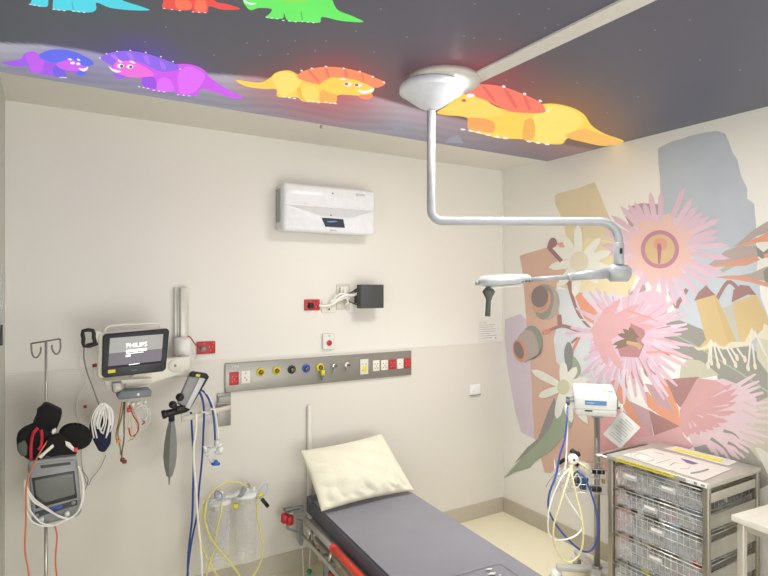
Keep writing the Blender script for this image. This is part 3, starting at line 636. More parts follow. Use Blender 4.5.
gas(260.5, YEL, 'yellow ringed gas outlet'); gas(276.5, YEL, 'yellow ringed gas outlet'); gas(306, BLUE, 'blue ringed gas outlet')
gas(291.5, DARK, 'dark grey gas outlet'); x = gas(320, YEL, 'yellow gas outlet with a hanging adaptor')
b = MB(); b.cyl((x+.004, PY-.03, zm+.005), (x+.006, PY-.035, zm-.028), .014, .011); b.mi = 1; b.cyl((x+.004, PY-.03, zm-.026), (x-.004, PY-.032, zm-.058), .009, .006); b.build('adaptor', [YEL, MIDG], con)
for px in (333.5, 346.5):
    x = cxp(px); o = MB().lathe([(0, 0), (.017, 0), (.018, .01), (.013, .016), (0, .016)], (x, PY, zm+.022), IN, 20).build('gas_outlet', CHROME if px < 340 else CREAMW, con, label='small chrome outlet' if px < 340 else 'small white outlet')
    MB().cyl((x+.003, PY-.014, zm+.022), (x+.006, PY-.03, zm+.022), .008).build('nozzle', mat('nozzle_bronze', (120, 104, 90)), o)
    MB().tube([(x, PY-.018, zm+.015), (x-.006, PY-.022, zm-.005), (x-.014, PY-.022, zm-.025)], [.005, .003]).build('tether', GREYP, o)
def mod(px, wpx, m, label, hh=.045, marks=None, dz=0.0):
    x = cxp(px); w = (cxp(px+wpx/2)-cxp(px-wpx/2))
    o = MB().box((x-w/2, PY-.006, zm+dz-hh), (x+w/2, PY+.001, zm+dz+hh), bev=.002).build('socket', m, con, label=label)
    b = MB()
    for dx, dz2 in (marks or ((-.2, .35), (.2, .35), (0, -.1), (-.2, -.45), (.2, -.45))): b.box((x+w*dx-.003, PY-.0072, zm+dz+hh*dz2-.004), (x+w*dx+.003, PY-.005, zm+dz+hh*dz2+.004))
    b.build('socket_slots', mat('slot_tint', (150, 110, 104)) if m is not RED else mat('slot_pale', (208, 120, 118)), o, flat=True)
    return o
mod(234, 9.2, RED, 'red socket on the left', .038, dz=-.006); mod(245.5, 9, CREAMW, 'white socket beside the red one', .037, ((0, .6), (-.1, -.1), (.1, -.5)), dz=-.002)
sw_ = mod(364, 8, mat('key_plate', (218, 216, 208), .4), 'white plate with a yellow switch', .05)
x = cxp(364); MB().box((x-.013, PY-.010, zm-.032), (x+.013, PY-.005, zm+.006), bev=.003).build('switch', YEL, sw_)
mod(376, 6.6, CREAMW, 'white socket', .036); mod(384.2, 6.6, CREAMW, 'white socket', .034); mod(392.2, 6.4, RED, 'red socket', .034); mod(400, 6.2, CREAMW, 'white socket', .034, ((-.1, .0),)); mod(407.3, 6.4, RED, 'red socket at the right end', .034)
b = MB(); b.text('Vital', .026, (cxp(235), PY-.0012, z1-.018), XA, Zv); b.build('lettering', mat('pale_letter', (220, 222, 226), .5), con, flat=True)
# ---- wall trunking post behind the bed head
X0, X1, z0, z1 = wr(308, 312.5, 405.5, 470, .032)
MB().box((X0, YB-.032, .115), (X1, YB-C0, z1), bev=.011, seg=3).build('bumper_post', mat('post_w', (218, 216, 208), .4), label='narrow white upright post on the wall behind the bed head', cat='wall post')
# ---- small switch plate and notice
X0, X1, z0, z1 = wr(470.5, 480.5, 385, 396, .014)
t = thing('light_switch', 'small white switch plate low on the back wall near the corner', 'switch', ((X0+X1)/2, YB, z0))
MB().box((X0, YB-.014, z0), (X1, YB-C0, z1), bev=.003).build('face_plate', WHITE, t); MB().box((X0+.02, YB-.017, z0+.03), (X0+.04, YB-.013, z0+.05), bev=.002).build('rocker', CREAMW, t); MB().box((X0-.001, YB-.018, z0-.002), (X1+.001, YB-C0, z0+.008), bev=.002).build('lower_lip', GREYP, t)
X0, X1, z0, z1 = wr(479.5, 497, 321.5, 340.5, .006)
t = thing('paper_notice', 'white printed paper notice on the back wall near the corner', 'notice', ((X0+X1)/2, YB, z0))
MB().box((X0, YB-.0065, z0), (X1, YB-.0045, z1)).build('sheet', mat('paper', (228, 226, 222), .6), t, flat=True)
b = MB(); H_ = z1-z0
for i, (a, c) in enumerate([(.05, .4), (.05, .9), (.05, .75), (.05, .95), (.05, .9), (.05, .6), (.05, .95), (.05, .7)]):
    zz = z1-H_*(.08+.115*i); b.box((X0+(X1-X0)*a, YB-.0072, zz-.0016), (X0+(X1-X0)*c, YB-.006, zz+.0016))
b.box((X1-.02, YB-.0072, z0+.008), (X1-.008, YB-.006, z0+.018)); b.build('print_lines', mat('print_grey', (150, 148, 150), .7), t, flat=True)
# ---- red double outlet right of the monitor rail
outlet('power_outlet', 'red double power outlet right of the monitor wall rail', 'power outlet', 197, 215.5, 342, 354.5, RED, off=.012, mk=mat('pale_mark', (204, 110, 108)))
b = MB(); b.tube([bw(186, 336, .04), bw(190, 337, .05), bw(195, 344, .05), bw(201, 349, .03)], .003); b.mi = 1; b.cyl(bw(203.5, 349, .013), bw(203.5, 349, .045), .014)
b.build('power_lead', [mat('red_lead', (150, 60, 56)), GREYP], label='thin red lead plugged into the red outlet beside the rail', cat='cable')
# ---- small steel plate with white bracket arm
X0, X1, z0, z1 = wr(217, 231, 393.5, 427, .012)
t = thing('hose_bracket', 'steel wall plate with a white arm holding the blue hoses', 'bracket', ((X0+X1)/2, YB, z0))
MB().box((X0, YB-.012, z0), (X1, YB-C0, z1), bev=.004).build('steel_plate', STEEL, t)
b = MB(); b.prism([bw(230, 404.5, .015), bw(230, 409, .015), onY(183, 421, 3.06), onY(182, 416, 3.06)], (0, -.02, -.0)); b.box(onY(182, 419, 3.06)-Vector((.004, .01, .02)), onY(182, 419, 3.06)+Vector((.004, .01, .03)), bev=.002)
b.build('arm', CREAMW, t)
b = MB()
for px, py in ((191, 417.5), (203, 412), (212, 409)):
    q = onY(px, py, 3.09); b.tube([q+Vector((.012*math.cos(a), .012*math.sin(a), 0)) for a in [2*PI*i/10 for i in range(10)]], .004, closed=True)
b.build('hose_clip', CREAMW, t)
X0, X1, z0, z1 = wr(218, 230, 395, 403, .02); MB().box((X0, YB-.03, z0), (X1, YB-.010, z1-.01), bev=.004).build('plate_cover', mat('cover_grey', (160, 160, 154), .4), t)
# ---- monitor wall rail
X0, X1, z0, z1 = wr(175.5, 190, 287.5, 372, .05)
t = thing('monitor_mount', 'white aluminium wall rail with a jointed arm carrying the patient monitor', 'monitor mount', ((X0+X1)/2, YB, z0))
b = MB(); b.box((X0, YB-.022, z0), (X0+.018, YB, z1), bev=.003); b.box((X0+.026, YB-.05, z0), (X1-.012, YB-.0, z1), bev=.004); b.box((X0+.012, YB-.02, z0+.002), (X1, YB, z1-.002), bev=.002)
b.build('channel', mat('rail_w', (206, 204, 198), .35, metal=.2), t)
# arm carriage + arm
b = MB(); q = bw(183, 347, .09); b.cyl(q-Vector((0, 0, .045)), q+Vector((0, 0, .045)), .042, bev=.008); b.box(q+Vector((-.035, 0, -.05)), q+Vector((.035, .085, .05)), bev=.012, seg=3); b.build('carriage', WHITE, t)
def onD(x, y, Y): return onY(x, y, Y)
YM = 3.08
b = MB(); b.prism([onD(150, 360, YM), onD(190, 357, YM), onD(190, 377, YM), onD(176, 376, YM), onD(150, 384, YM), onD(125, 390, YM), onD(125, 383, YM)], (0, .05, 0), bev=.006); al = b.build('swing_arm', CREAMW, t)
b = MB(); q = onD(175, 365.5, YM); b.cyl(q+Vector((0, .001, 0)), q-Vector((0, .006, 0)), .034, bev=.003); b.mi = 1; b.cyl(q, q-Vector((0, .009, 0)), .007); b.build('pivot_cap', [CREAMW, GREYP], al)
b = MB(); b.prism([onD(104, 381, 3.05), onD(152, 378, 3.05), onD(152, 381, 3.05), onD(106, 386, 3.05)], (0, .12, 0), bev=.003); b.build('tray', CREAMW, t)
# ---- patient monitor
YP = 2.96
sc = lambda x, y, o=0: onD(x, y, YP+o)
mo = thing('patient_monitor', 'large patient monitor with black bezel and lit start-up screen on a wall arm', 'monitor', sc(135, 380))
fr = [sc(105, 334.2), sc(167.5, 328.5), sc(169.5, 331), sc(166, 369), sc(163, 371.5), sc(104.5, 378), sc(102, 375.5), sc(103, 337)]
b = MB(); bk = [p+(Vector((0, .02, 0))) for p in fr]; cen = sum(bk, Vector())/len(bk); b.prism([cen+(p-cen)*1.04+Vector((-.012, 0, 0)) for p in bk], (0, .05, 0), bev=.008, seg=3); b.build('housing', CREAMW, mo)
b = MB(); b.prism(fr, (0, .024, 0), bev=.004, seg=2); b.build('bezel', DARK if False else mat('bezel', (38, 42, 48), .35), mo)
scr = [sc(110, 338.2, -.001), sc(163.2, 334, -.001), sc(161, 363, -.001), sc(108, 368.8, -.001)]
def sq(u, v, o=-.0016):
    a, b_, c_, d_ = scr; p = (a*(1-u)+b_*u)*(1-v)+(d_*(1-u)+c_*u)*v; p = p.copy(); p.y = YP+o-.001; return p
b = MB(); b.poly([sq(0, 0), sq(1, 0), sq(1, .5), sq(0, .5)]); b.mi = 1; b.poly([sq(0, .5), sq(1, .5), sq(1, 1), sq(0, 1)]); b.mi = 2; b.poly([sq(0, .92), sq(1, .92), sq(1, 1), sq(0, 1)])
scn = b.build('screen', [mat('scr_top', (150, 153, 150), .3, emit=.25), mat('scr_low', (92, 86, 100), .3, emit=.2), mat('scr_bar', (122, 122, 126), .3, emit=.25)], mo, flat=True)
xa = (sq(1, .5)-sq(0, .5)).normalized(); za = Vector((-xa.z, 0, xa.x))
LT = mat('lit_letter', (250, 252, 250), .4, emit=1.2)
b = MB(); b.text('PHILIPS', .030, sq(.5, .30, -.003), xa, Vector((0, 0, 1))); 
for u0, u1, v0, v1 in ((.31, .70, .44, .52), (.31, .64, .555, .575), (.31, .40, .61, .67), (.38, .58, .93, .95)): b.poly([sq(u0, v0, -.003), sq(u1, v0-.01, -.003), sq(u1, v1-.01, -.003), sq(u0, v1, -.003)])
b.build('lettering', LT, scn, flat=True)
b = MB(); b.prism([sc(108, 370, -.002), sc(115.5, 369.2, -.002), sc(115.5, 372.6, -.002), sc(108, 373.5, -.002)], (0, .003, 0)); b.build('label_sticker', YEL, mo, flat=True)
b = MB(); b.text('PHILIPS', .008, sc(134, 370.3, -.002), xa, Zv); b.build('small_marking', GREYP, mo, flat=True)
b = MB(); b.tube([sc(104, 333, .04), sc(107, 327.5, .04), sc(114, 325.5, .04), sc(140, 324, .04), sc(157, 323.5, .04), sc(160, 326, .04), sc(161, 329, .04)], .006, n=5); b.build('carry_handle', CREAMW, mo)
# ---- black ring holder left of the monitor
t = thing('scanner_holder', 'black framed open holder on the left side of the patient monitor', 'holder', sc(90, 346, .03))
b = MB(); ring = [sc(83, 331, .03), sc(93, 330.5, .03), sc(94.5, 344.5, .03), sc(84, 346, .03)]
b.tube([ring[0]*.5+ring[3]*.5, ring[0], ring[1], ring[1]*.5+ring[2]*.5, ring[2], ring[3]], .009, closed=True, n=2); b.build('frame', BLACK, t)
MB().prism([sc(94, 331, .03), sc(102, 332, .03), sc(102, 343, .03), sc(94, 345, .03)], (0, .03, 0), bev=.004).build('clamp', CREAMW, t)
MB().prism([sc(86, 344, .03), sc(100, 341, .03), sc(100, 345, .03), sc(86, 348, .03)], (0, .02, 0), bev=.003).build('lower_bar', BLACK, t)
# ---- grey module under the monitor
t = thing('monitor_module', 'grey plug-in module hanging below the patient monitor', 'monitor module', onD(134, 401, 3.0))
MB().prism([onD(118, 394.5, 3.0), onD(121, 391.5, 3.0), onD(150, 389, 3.0), onD(152, 391, 3.0), onD(151, 396.5, 3.0), onD(120, 400, 3.0), onD(117.5, 398, 3.0)], (0, .08, 0), bev=.004).build('case', mat('module_grey', (112, 120, 128), .4), t)
MB().prism([onD(112, 383, 3.02), onD(122, 382, 3.02), onD(123, 392, 3.02), onD(113, 393, 3.02)], (0, .05, 0), bev=.003).build('bracket', STEEL, t)
b = MB(); q = onD(138, 394.5, 2.998); b.cyl(q, q-Vector((0, .004, 0)), .007); b.build('socket', WHITE, t)
for nm, px, py in (('connector', 128, 401), ('connector', 133, 402), ('connector', 138, 401), ('connector', 145, 400)):
    q = onD(px, py, 3.03); MB().cyl(q, q-Vector((0, 0, .022)), .007).build(nm, CREAMW, t)
# ---- cables under monitor
rnd = random.Random(3)
def cab(name, label, pts, r, m, Y=3.03, seg=6, group=None, cat='cable'):
    return MB().tube([onD(x, y, (Y if len(q) < 1 else q[0])) for x, y, *q in pts], r, seg=seg).build(name, m, label=label, cat=cat, group=group)
cab('monitor_cable', 'grey cable hanging from the black holder down to the white lead coil', [(84, 348), (84, 358), (87, 372), (93, 388), (98, 402), (101, 410)], .0035, CABLEG)
cab('monitor_cable', 'thin white lead looping down the wall left of the patient monitor', [(88, 345), (81, 356), (80, 366), (86, 382), (78, 398), (77, 415), (80, 425)], .0022, CABLEW, 3.24)
cab('monitor_cable', 'thin white looped lead with a red plug below the black holder', [(95, 343), (92, 350), (88, 356), (94, 368), (97, 380), (110, 392)], .0022, CABLEW, 3.15)
b = MB(); q = onD(92.5, 366, 3.14); b.cyl(q, q+Vector((.02, 0, .004)), .009); b.build('cable_plug', RED, label='red plug on the thin lead left of the patient monitor', cat='plug')
b = MB(); q = onD(83.5, 407, 3.22); b.cyl(q, q+Vector((.014, 0, .002)), .008); b.build('cable_plug', RED, label='red plug on the wall lead above the black cuff', cat='plug')
cols_ = [('green', (110, 140, 90)), ('brown', (120, 70, 44)), ('white', (224, 220, 210)), ('orange', (212, 130, 60)), ('red', (180, 50, 50)), ('cream', (222, 206, 160)), ('beige', (200, 180, 140))]
paths = [[(124, 402), (122, 415), (118, 432), (120, 446), (121, 455)], [(125, 402), (124, 420), (124, 438), (122, 452), (122, 462)], [(127, 402), (129, 416), (127, 430), (118, 442), (119, 452)], [(122, 402), (119, 420), (116, 436), (119, 446)],
         [(128, 402), (133, 415), (138, 424), (137, 433), (131, 436), (129, 428)], [(127, 404), (131, 420), (132, 436), (128, 442)], [(129, 403), (136, 416), (139, 428), (134, 438), (130, 440)]]
for (nm, rgb), pth in zip(cols_, paths):
    cab('lead_wire', nm+' lead wire in the bunch hanging under the grey module', [(x, y, 3.04+rnd.random()*.04) for x, y in pth], .0034, mat('wire_'+nm, rgb, .5))
for i, (px, py, m) in enumerate(((122, 460, 'dark red'), (124, 462, 'dark red'),)):
    q = onD(px, py, 3.06); MB().box(q-Vector((.008, .005, .008)), q+Vector((.012, .005, .01)), bev=.002).build('lead_clip', mat('clip_red', (120, 30, 34)), label='dark red clip at the bottom end of the lead wires', cat='clip', group='dark red lead clips')
q = onD(119, 441, 3.04); MB().box(q-Vector((.012, .005, .007)), q+Vector((.008, .005, .007)), bev=.002).build('lead_clip', mat('clip_orange', (226, 140, 50)), label='orange clip on the hanging lead wires', cat='clip')
q = onD(129, 410, 3.03); MB().box(q-Vector((.01, .006, .01)), q+Vector((.012, .006, .01)), bev=.002).build('lead_clip', RED, label='red clip close below the grey module', cat='clip')
b = MB(); b.tube([onD(x, y, 3.1) for x, y in ((136, 402), (146, 408), (147, 418), (138, 420), (134, 412), (142, 404))], .004, seg=6, closed=True); b.tube([onD(x, y, 3.12) for x, y in ((140, 400), (150, 412), (148, 424), (140, 430), (136, 422), (144, 416))], .003, seg=6, closed=True)
b.build('coiled_tubing', CLEAR2, label='coil of clear tubing hanging right of the lead wires', cat='tubing')
b = MB(); q = onD(142, 420, 3.1); b.tube([q, q+Vector((.012, 0, -.012)), q+Vector((.0, 0, -.024))], .004, seg=6); b.build('tubing_clip', RED, label='small red clip on the clear coiled tubing', cat='clip')
# ---- white lead coil and navy cuff hanging left of module
b = MB()
for i, (xa_, xb_, yb_) in enumerate(((93, 106, 434), (95, 109, 438), (98, 104, 430), (96, 112, 426), (101, 110, 436), (99, 113, 432))):
    b.tube([onD(xa_+1, 438-(i % 3)*5, 2.97), onD(xa_-1.5, 422+i, 2.96), onD(xa_+2, 411, 2.96), onD(102+i*.7, 403.5+(i % 3), 2.98), onD(xb_-1, 410, 2.98), onD(xb_, 422, 2.97), onD(xb_-3, yb_, 2.97)], .0036, seg=6)
b.build('cable_coil', CABLEW, label='coil of white cables hanging between the navy cuff and the module', cat='cable')
b = MB(); b.prism([onD(91, 422, 3.02), onD(97, 419, 3.02), (onD(103, 415, 3.02)), onD(108, 420, 3.02), onD(112, 428, 3.02), onD(111, 444, 3.02), onD(105, 453, 3.02), onD(99, 452, 3.02), onD(93, 440, 3.02), onD(89.5, 430, 3.02)], (0, .05, 0), bev=.01, seg=2)
b.build('pressure_cuff', NAVY, label='folded navy blue pressure cuff hanging behind the white cables', cat='cuff')
# ---- T-piece resuscitator with test lung bag
rs = thing('resuscitator', 'tilted grey resuscitator unit with black knobs on the wall', 'resuscitator', onD(193, 412, 3.0))
nrm = Vector((0, .045, 0))
YR = 2.98
b = MB(); b.prism([onD(190.5, 373.5, YR+.03), onD(193, 371.5, YR+.03), onD(207, 373.5, YR+.03), onD(209.5, 377, YR+.03), onD(189, 411.5, YR+.03), onD(178, 404, YR+.03)], (0, .03, 0), bev=.005); b.build('back_case', BLACK, rs)
b = MB(); b.prism([onD(189, 377, YR), onD(199, 378, YR), onD(185, 407.5, YR), onD(177.8, 402.5, YR)], (0, .032, 0), bev=.003); fpn = b.build('front_panel', mat('resus_grey', (138, 138, 140), .4), rs)
b = MB(); b.prism([onD(199.5, 378, YR-.002), onD(205.5, 379, YR-.002), onD(190, 409, YR-.002), onD(185, 407.5, YR-.002)], (0, .034, 0), bev=.003); b.build('side_panel', mat('resus_pale', (196, 196, 200), .35), rs)
b = MB(); b.prism([onD(196.5, 374, YR+.028), onD(200.5, 374.5, YR+.028), onD(199.5, 377, YR+.028), onD(195.5, 376.5, YR+.028)], (0, .004, 0)); b.build('label_sticker', YEL, rs, flat=True)
for (px, py, r) in ((181, 398, .020), (174, 405.5, .019)):
    q = onD(px, py, YR-.01); MB().lathe([(0, 0), (r*.8, 0), (r, .006), (r, .022), (r*.8, .028), (0, .028)], q+Vector((0, .012, 0)), (-.35, -.8, .3), 12).build('knob', BLACK, fpn)
b = MB(); b.cyl(onD(163, 414.5, YR), onD(187, 409, YR+.02), .019, .016, bev=.003); b.cyl(onD(162, 415, YR), onD(166, 413.8, YR), .022, bev=.003); b.box(onD(180, 409, YR)-Vector((.02, .015, .012)), onD(180, 409, YR)+Vector((.025, .015, .016)), bev=.006); b.cyl(onD(171.6, 412, YR+.01), onD(171.6, 421, YR+.01), .015); b.build('manifold', BLACK, rs)
q0 = onD(171.8, 420, YR+.01); q1 = onD(169.3, 481, YR+.01)
b = MB(); Ls = (q1-q0).length
b.lathe([(.012, 0), (.015, .01), (.024, .05), (.032, .12), (.034, .18), (.028, .23), (.015, .28), (.006, Ls-.02), (.003, Ls+.02), (0, Ls+.02)], q0, q1-q0, 5)
b.build('test_lung_bag', mat('bag_grey', (126, 128, 126), .5), label='grey rubber bag hanging from the black manifold', cat='bag', flat=True)
# ---- blue and white hoses below
cab('gas_hose', 'blue gas hose on the right, curving from the resuscitator to the clear fittings', [(201, 390, 3.06), (206, 394, 3.1), (211, 405, 3.12), (214, 420, 3.12), (215, 435, 3.12), (215, 448, 3.12)], .0056, HBLUE, seg=10, cat='hose')
cab('gas_hose', 'blue gas hose in the middle, running down from the resuscitator beside the clear fittings', [(199, 391, 3.06), (202, 398, 3.09), (204, 410, 3.1), (203.5, 430, 3.12), (202, 460, 3.15), (199, 490, 3.18), (197, 515, 3.2), (191, 545, 3.2), (187, 580, 3.2), (186, 620, 3.2)], .0056, HBLUE, seg=10, cat='hose')
cab('gas_hose', 'blue gas hose on the left, hanging straight down from the white arm', [(191, 412, 3.09), (192, 430, 3.1), (193.5, 460, 3.14), (193, 490, 3.16), (192, 520, 3.17), (188, 560, 3.18), (188, 620, 3.18)], .0056, HBLUE, seg=10, cat='hose')
cab('gas_hose', 'white gas hose between the blue hoses, hanging down to the floor', [(196, 413, 3.06), (196, 430, 3.05), (193.5, 452, 3.05), (196, 490, 3.06), (198, 520, 3.08), (201.5, 560, 3.1), (203, 620, 3.1)], .006, CABLEW, seg=10, cat='hose')
cab('gas_hose', 'thin white hose beside the right blue hose', [(203, 391, 3.08), (209, 396, 3.11), (214.5, 410, 3.13), (217, 425, 3.13), (218.5, 442, 3.13)], .005, CABLEW, seg=8, cat='hose')
t = thing('hose_fitting', 'clear and white breathing fittings with a blue cap hanging at the hose ends', 'fitting', onD(213, 464, 3.1))
b = MB(); b.cyl(onD(205, 455, 3.1), onD(222, 444, 3.1), .016, bev=.003); b.cyl(onD(208, 448, 3.1), onD(212, 462, 3.1), .014); b.cyl(onD(217, 440, 3.1), onD(218, 454, 3.1), .015); b.build('clear_tee', CLEAR2, t)
b = MB(); b.cyl(onD(219, 447, 3.08), onD(222, 453, 3.08), .014); b.build('white_connector', WHITE, t); b = MB(); b.cyl(onD(204, 446, 3.1), onD(207, 452, 3.1), .008); b.build('white_connector', WHITE, t)
b = MB(); b.lathe([(0, 0), (.024, 0), (.024, .008), (.012, .014), (.008, .024), (0, .024)], onD(215.5, 464.5, 3.1), (.1, 0, 1), 20); b.build('blue_cap', BLUE, t)
b = MB(); b.tube([onD(213, 465, 3.1), onD(212, 470, 3.1), onD(213.5, 474, 3.1)], .003, seg=6); b.build('drip_tail', CLEAR2, t)
# ---- suction canisters
YS = 3.19
def canister(px, ytop, ybot, wpx, label):
    a = onD(px, ytop, YS); c_ = onD(px, ybot, YS); r = (onD(px+wpx/2, ytop, YS)-onD(px-wpx/2, ytop, YS)).length/2*.93
    t = thing('suction_canister', label, 'canister', c_)
    hgt = a.z-c_.z
    b = MB(); b.lathe([(0, 0), (r*.7, 0), (r*.78, .01), (r*.82, hgt*.2), (r*.95, hgt-.01), (r, hgt), (r*.93, hgt), (r*.9, hgt-.012), (r*.74, .012), (0, .012)], c_, seg=32); b.build('jar', CLEAR, t)
    b = MB(); 
    for k in range(7): rr = r*(.84+.012*k)+.0006; zz = hgt*(.28+.08*k); b.tube([c_+Vector((rr*math.cos(q), rr*math.sin(q), zz)) for q in [-2.3+.13*i for i in range(9 if k % 2 else 12)]], .0012, seg=4, smooth=False)
    b.build('graduation', mat('grad', (176, 178, 184), .5), t)
    b = MB()
    for k in range(6):
        a_ = 2*PI*k/6+.2; b.tube([c_+Vector((r*.79*math.cos(a_), r*.79*math.sin(a_), .012)), c_+Vector((r*.84*math.cos(a_), r*.84*math.sin(a_), hgt*.2)), c_+Vector((r*.96*math.cos(a_), r*.96*math.sin(a_), hgt-.008))], .0011, seg=5, smooth=False)
    for zz, rk in ((.012, .79), (hgt*.2, .83), (hgt*.55, .89), (hgt*.80, .93)): b.tube([c_+Vector((r*rk*math.cos(q), r*rk*math.sin(q), zz)) for q in [2*PI*i/24 for i in range(24)]], .0013, seg=5, closed=True, smooth=False)
    b.build('moulded_ribs', CLEAR2, t)
    b = MB(); b.lathe([(0, hgt+.02), (r*.6, hgt+.016), (r*1.05, hgt+.010), (r*1.08, hgt-.002), (r*1.03, hgt-.006), (r*.98, hgt-.002), (0, hgt-.002)], c_, seg=32); b.cyl(c_+Vector((0, 0, hgt+.01)), c_+Vector((0, 0, hgt+.045)), .016); b.cyl(c_+Vector((r*.5, -.01, hgt+.01)), c_+Vector((r*.6, -.03, hgt+.04)), .009); ld = b.build('lid', mat('lid_w', (240, 242, 244), .3, alpha=.7), t)
    b = MB(); b.cyl(c_+Vector((0, 0, hgt+.04)), c_+Vector((.02, 0, hgt+.055)), .012); b.build('cap', GREYP if px > 240 else CREAMW, ld)
    q = c_+Vector((0, r+.004, hgt*.5)); b = MB(); b.box((q.x-.012, q.y-.002, q.z+.10), (q.x+.012, YB-C0, q.z+.13), bev=.003); b.build('wall_mount', CREAMW, t)
    return t, c_, r, hgt
canister(219.5, 502, 566, 23, 'left clear suction canister with a narrow white lid')
canister(246, 494.5, 560, 25, 'right clear suction canister with a dark clip beside it')
t = thing('suction_regulator', 'clear suction manifold joining the lids of both canisters', 'regulator', onD(233, 505, 3.17))
b = MB(); b.tube([onD(214, 500, 3.19), onD(225, 497, 3.17), onD(236, 495, 3.15), onD(246, 487, 3.16)], .010); b.build('pipe', CLEAR2, t)
b = MB(); b.cyl(onD(239, 497, 3.15), onD(245, 488, 3.15), .016, bev=.003); b.build('valve', GREYP, t)
b = MB(); b.box(onD(235.5, 506, 3.16)-Vector((.012, .01, .01)), onD(235.5, 506, 3.16)+Vector((.012, .01, .012)), bev=.003); b.build('yellow_clip', YEL, t)
b = MB(); b.tube([onD(x, y, 3.13) for x, y in ((256, 497), (259, 491), (263, 486), (267, 484), (267, 489), (263, 496), (258, 499))], .004, seg=8, closed=True); b.build('tube_loop', mat('loop_clear', (190, 200, 222), .2, alpha=.7), label='small clear tube loop right of the canisters', cat='tubing')
b = MB(); b.tube([onD(x, y, 3.13) for x, y in ((215, 493), (217, 491), (221, 493), (222, 498), (218, 500), (215, 497))], .004, seg=8, closed=True); b.build('tube_loop', mat('loop_blue', (140, 156, 200), .2, alpha=.8), label='small bluish tube loop at the left canister', cat='tubing')
b = MB(); b.cyl(onD(262, 499, 3.12), onD(268, 506.5, 3.12), .011, bev=.002); b.build('tube_clamp', BLACK, label='short black clamp right of the canisters', cat='clamp')
b = MB(); b.cyl(onD(258, 497, 3.12), onD(262.5, 493, 3.12), .010, bev=.002); b.build('tube_connector', YEL, label='yellow connector next to the black clamp', cat='connector')
def ytube(label, pts, r=.0055): return MB().tube([onD(x, y, Y) for x, y, Y in pts], r, seg=10).build('suction_tube', HYEL, label=label, cat='tubing')
ytube('pale yellow tube arching over both canisters and down their left side', [(248, 487, 3.15), (240, 483, 3.12), (228, 482.5, 3.1), (216, 488, 3.1), (207, 500, 3.1), (201, 515, 3.1), (200, 535, 3.1), (206, 556, 3.1), (214, 570, 3.1), (226, 590, 3.1), (236, 598, 3.1)])
ytube('pale yellow tube hanging from the right lid in a long loop', [(258, 499, 3.1), (257, 515, 3.1), (261, 535, 3.1), (263, 552, 3.1), (258, 568, 3.1), (248, 582, 3.1), (236, 588, 3.1)])
ytube('pale yellow tube crossing diagonally in front of the canisters', [(222, 501, 3.12), (221, 512, 3.1), (217, 530, 3.09), (214, 550, 3.09), (208, 568, 3.09), (204, 590, 3.09)], .005)
ytube('pale yellow tube slanting from the left loop to the floor', [(207, 500, 3.08), (205, 520, 3.08), (212, 540, 3.08), (224, 555, 3.08), (238, 573, 3.08), (246, 590, 3.08)], .006)
MB().tube([onD(x, y, 3.1) for x, y in ((216, 499), (209, 505), (207, 520), (213, 530), (214, 545), (222, 540), (228, 525), (233, 512))], .004, seg=8).build('suction_tube', mat('tube_clear', (196, 200, 214), .2, alpha=.6), label='thin clear tube looping around the left canister', cat='tubing')
# ================================================================ EXAMINATION LAMP ON THE CEILING
D0 = 2.42
lp = thing('examination_lamp', 'white ceiling mounted examination lamp on a jointed arm', 'lamp', dp(431, 96, D0))
pc = onZ(443, 80, ZC-.016)
MB().lathe([(0, -.004), (.150, -.004), (.158, 0), (.158, .022), (0, .022)], pc-Vector((0, 0, .018)), seg=56).build('ceiling_plate', mat('plate_paint', (190, 187, 182), .45), lp)
pt = dp(431, 110, D0); pz = pt.z; ctop = PZ-.016
b = MB(); hh = ctop-pz
b.lathe([(.0, 0), (.024, 0), (.03, .004), (.052, hh*.12), (.082, hh*.30), (.108, hh*.46), (.124, hh*.56), (.130, hh*.60), (.136, hh*.62), (.136, hh*.86), (.130, hh*.90), (.06, hh*.93), (.06, hh), (0, hh)], pt, seg=48); b.build('canopy', mat('lamp_white', (200, 204, 214), .3, coat=.4), lp)
R0 = .0180
zarm = dp(431, 221, D0).z; A0 = dp(431, 221, D0); A1 = dp(609, 219, D0+.02); A1.z = zarm
ax = (A1-A0); ax.z = 0; ax.normalize()
zj_ = dp(620, 262, D0).z
tr = A0.copy(); PIPE = mat('lamp_pipe', (158, 161, 167), .3, coat=.4)
def arc(c, u, v, r, n=8): return [c+u*r*math.cos(t)+v*r*math.sin(t) for t in [PI/2*i/n for i in range(n+1)]]
r1 = .05
pts = [pt+Vector((0, 0, .01)), A0+Vector((0, 0, r1))]+[A0+ax*r1+Vector((0, 0, r1))+(-ax)*r1*math.cos(t)+Vector((0, 0, -1))*r1*math.sin(t) for t in [PI/2*i/8 for i in range(1, 9)]]
r2 = .085; E1 = dp(621, 219, D0); endx = (E1-A0).dot(ax)
c2_ = A0+ax*(endx-r2)-Vector((0, 0, r2))
pts += [c2_+Vector((0, 0, 1))*r2*math.cos(t)+ax*r2*math.sin(t) for t in [PI/2*i/10 for i in range(0, 11)]]
pe = A0+ax*endx; pts += [Vector((pe.x, pe.y, zj_))]
ta = MB().tube(pts, R0, seg=20, smooth=False).build('tube_arm', PIPE, lp)
MB().cyl(Vector((pe.x, pe.y, dp(620, 242, D0).z)), Vector((pe.x, pe.y, zj_-.01)), R0+.0035, seg=24, bev=.002).build('sleeve', PIPE, ta)
b = MB(); q = Vector((pe.x, pe.y, dp(620, 251, D0).z))-Fv*.024; b.box(q-Vector((.005, .004, .012)), q+Vector((.005, .004, .012)), bev=.002); b.build('brake_screw', BLACK, ta)
jc = Vector((pe.x, pe.y, dp(620, 273, D0).z))
b = MB(); b.cyl(jc-ax*.045, jc+ax*.045, .037, seg=32, bev=.010); b.build('knuckle', mat('lamp_grey', (160, 163, 168), .35, coat=.3), lp)
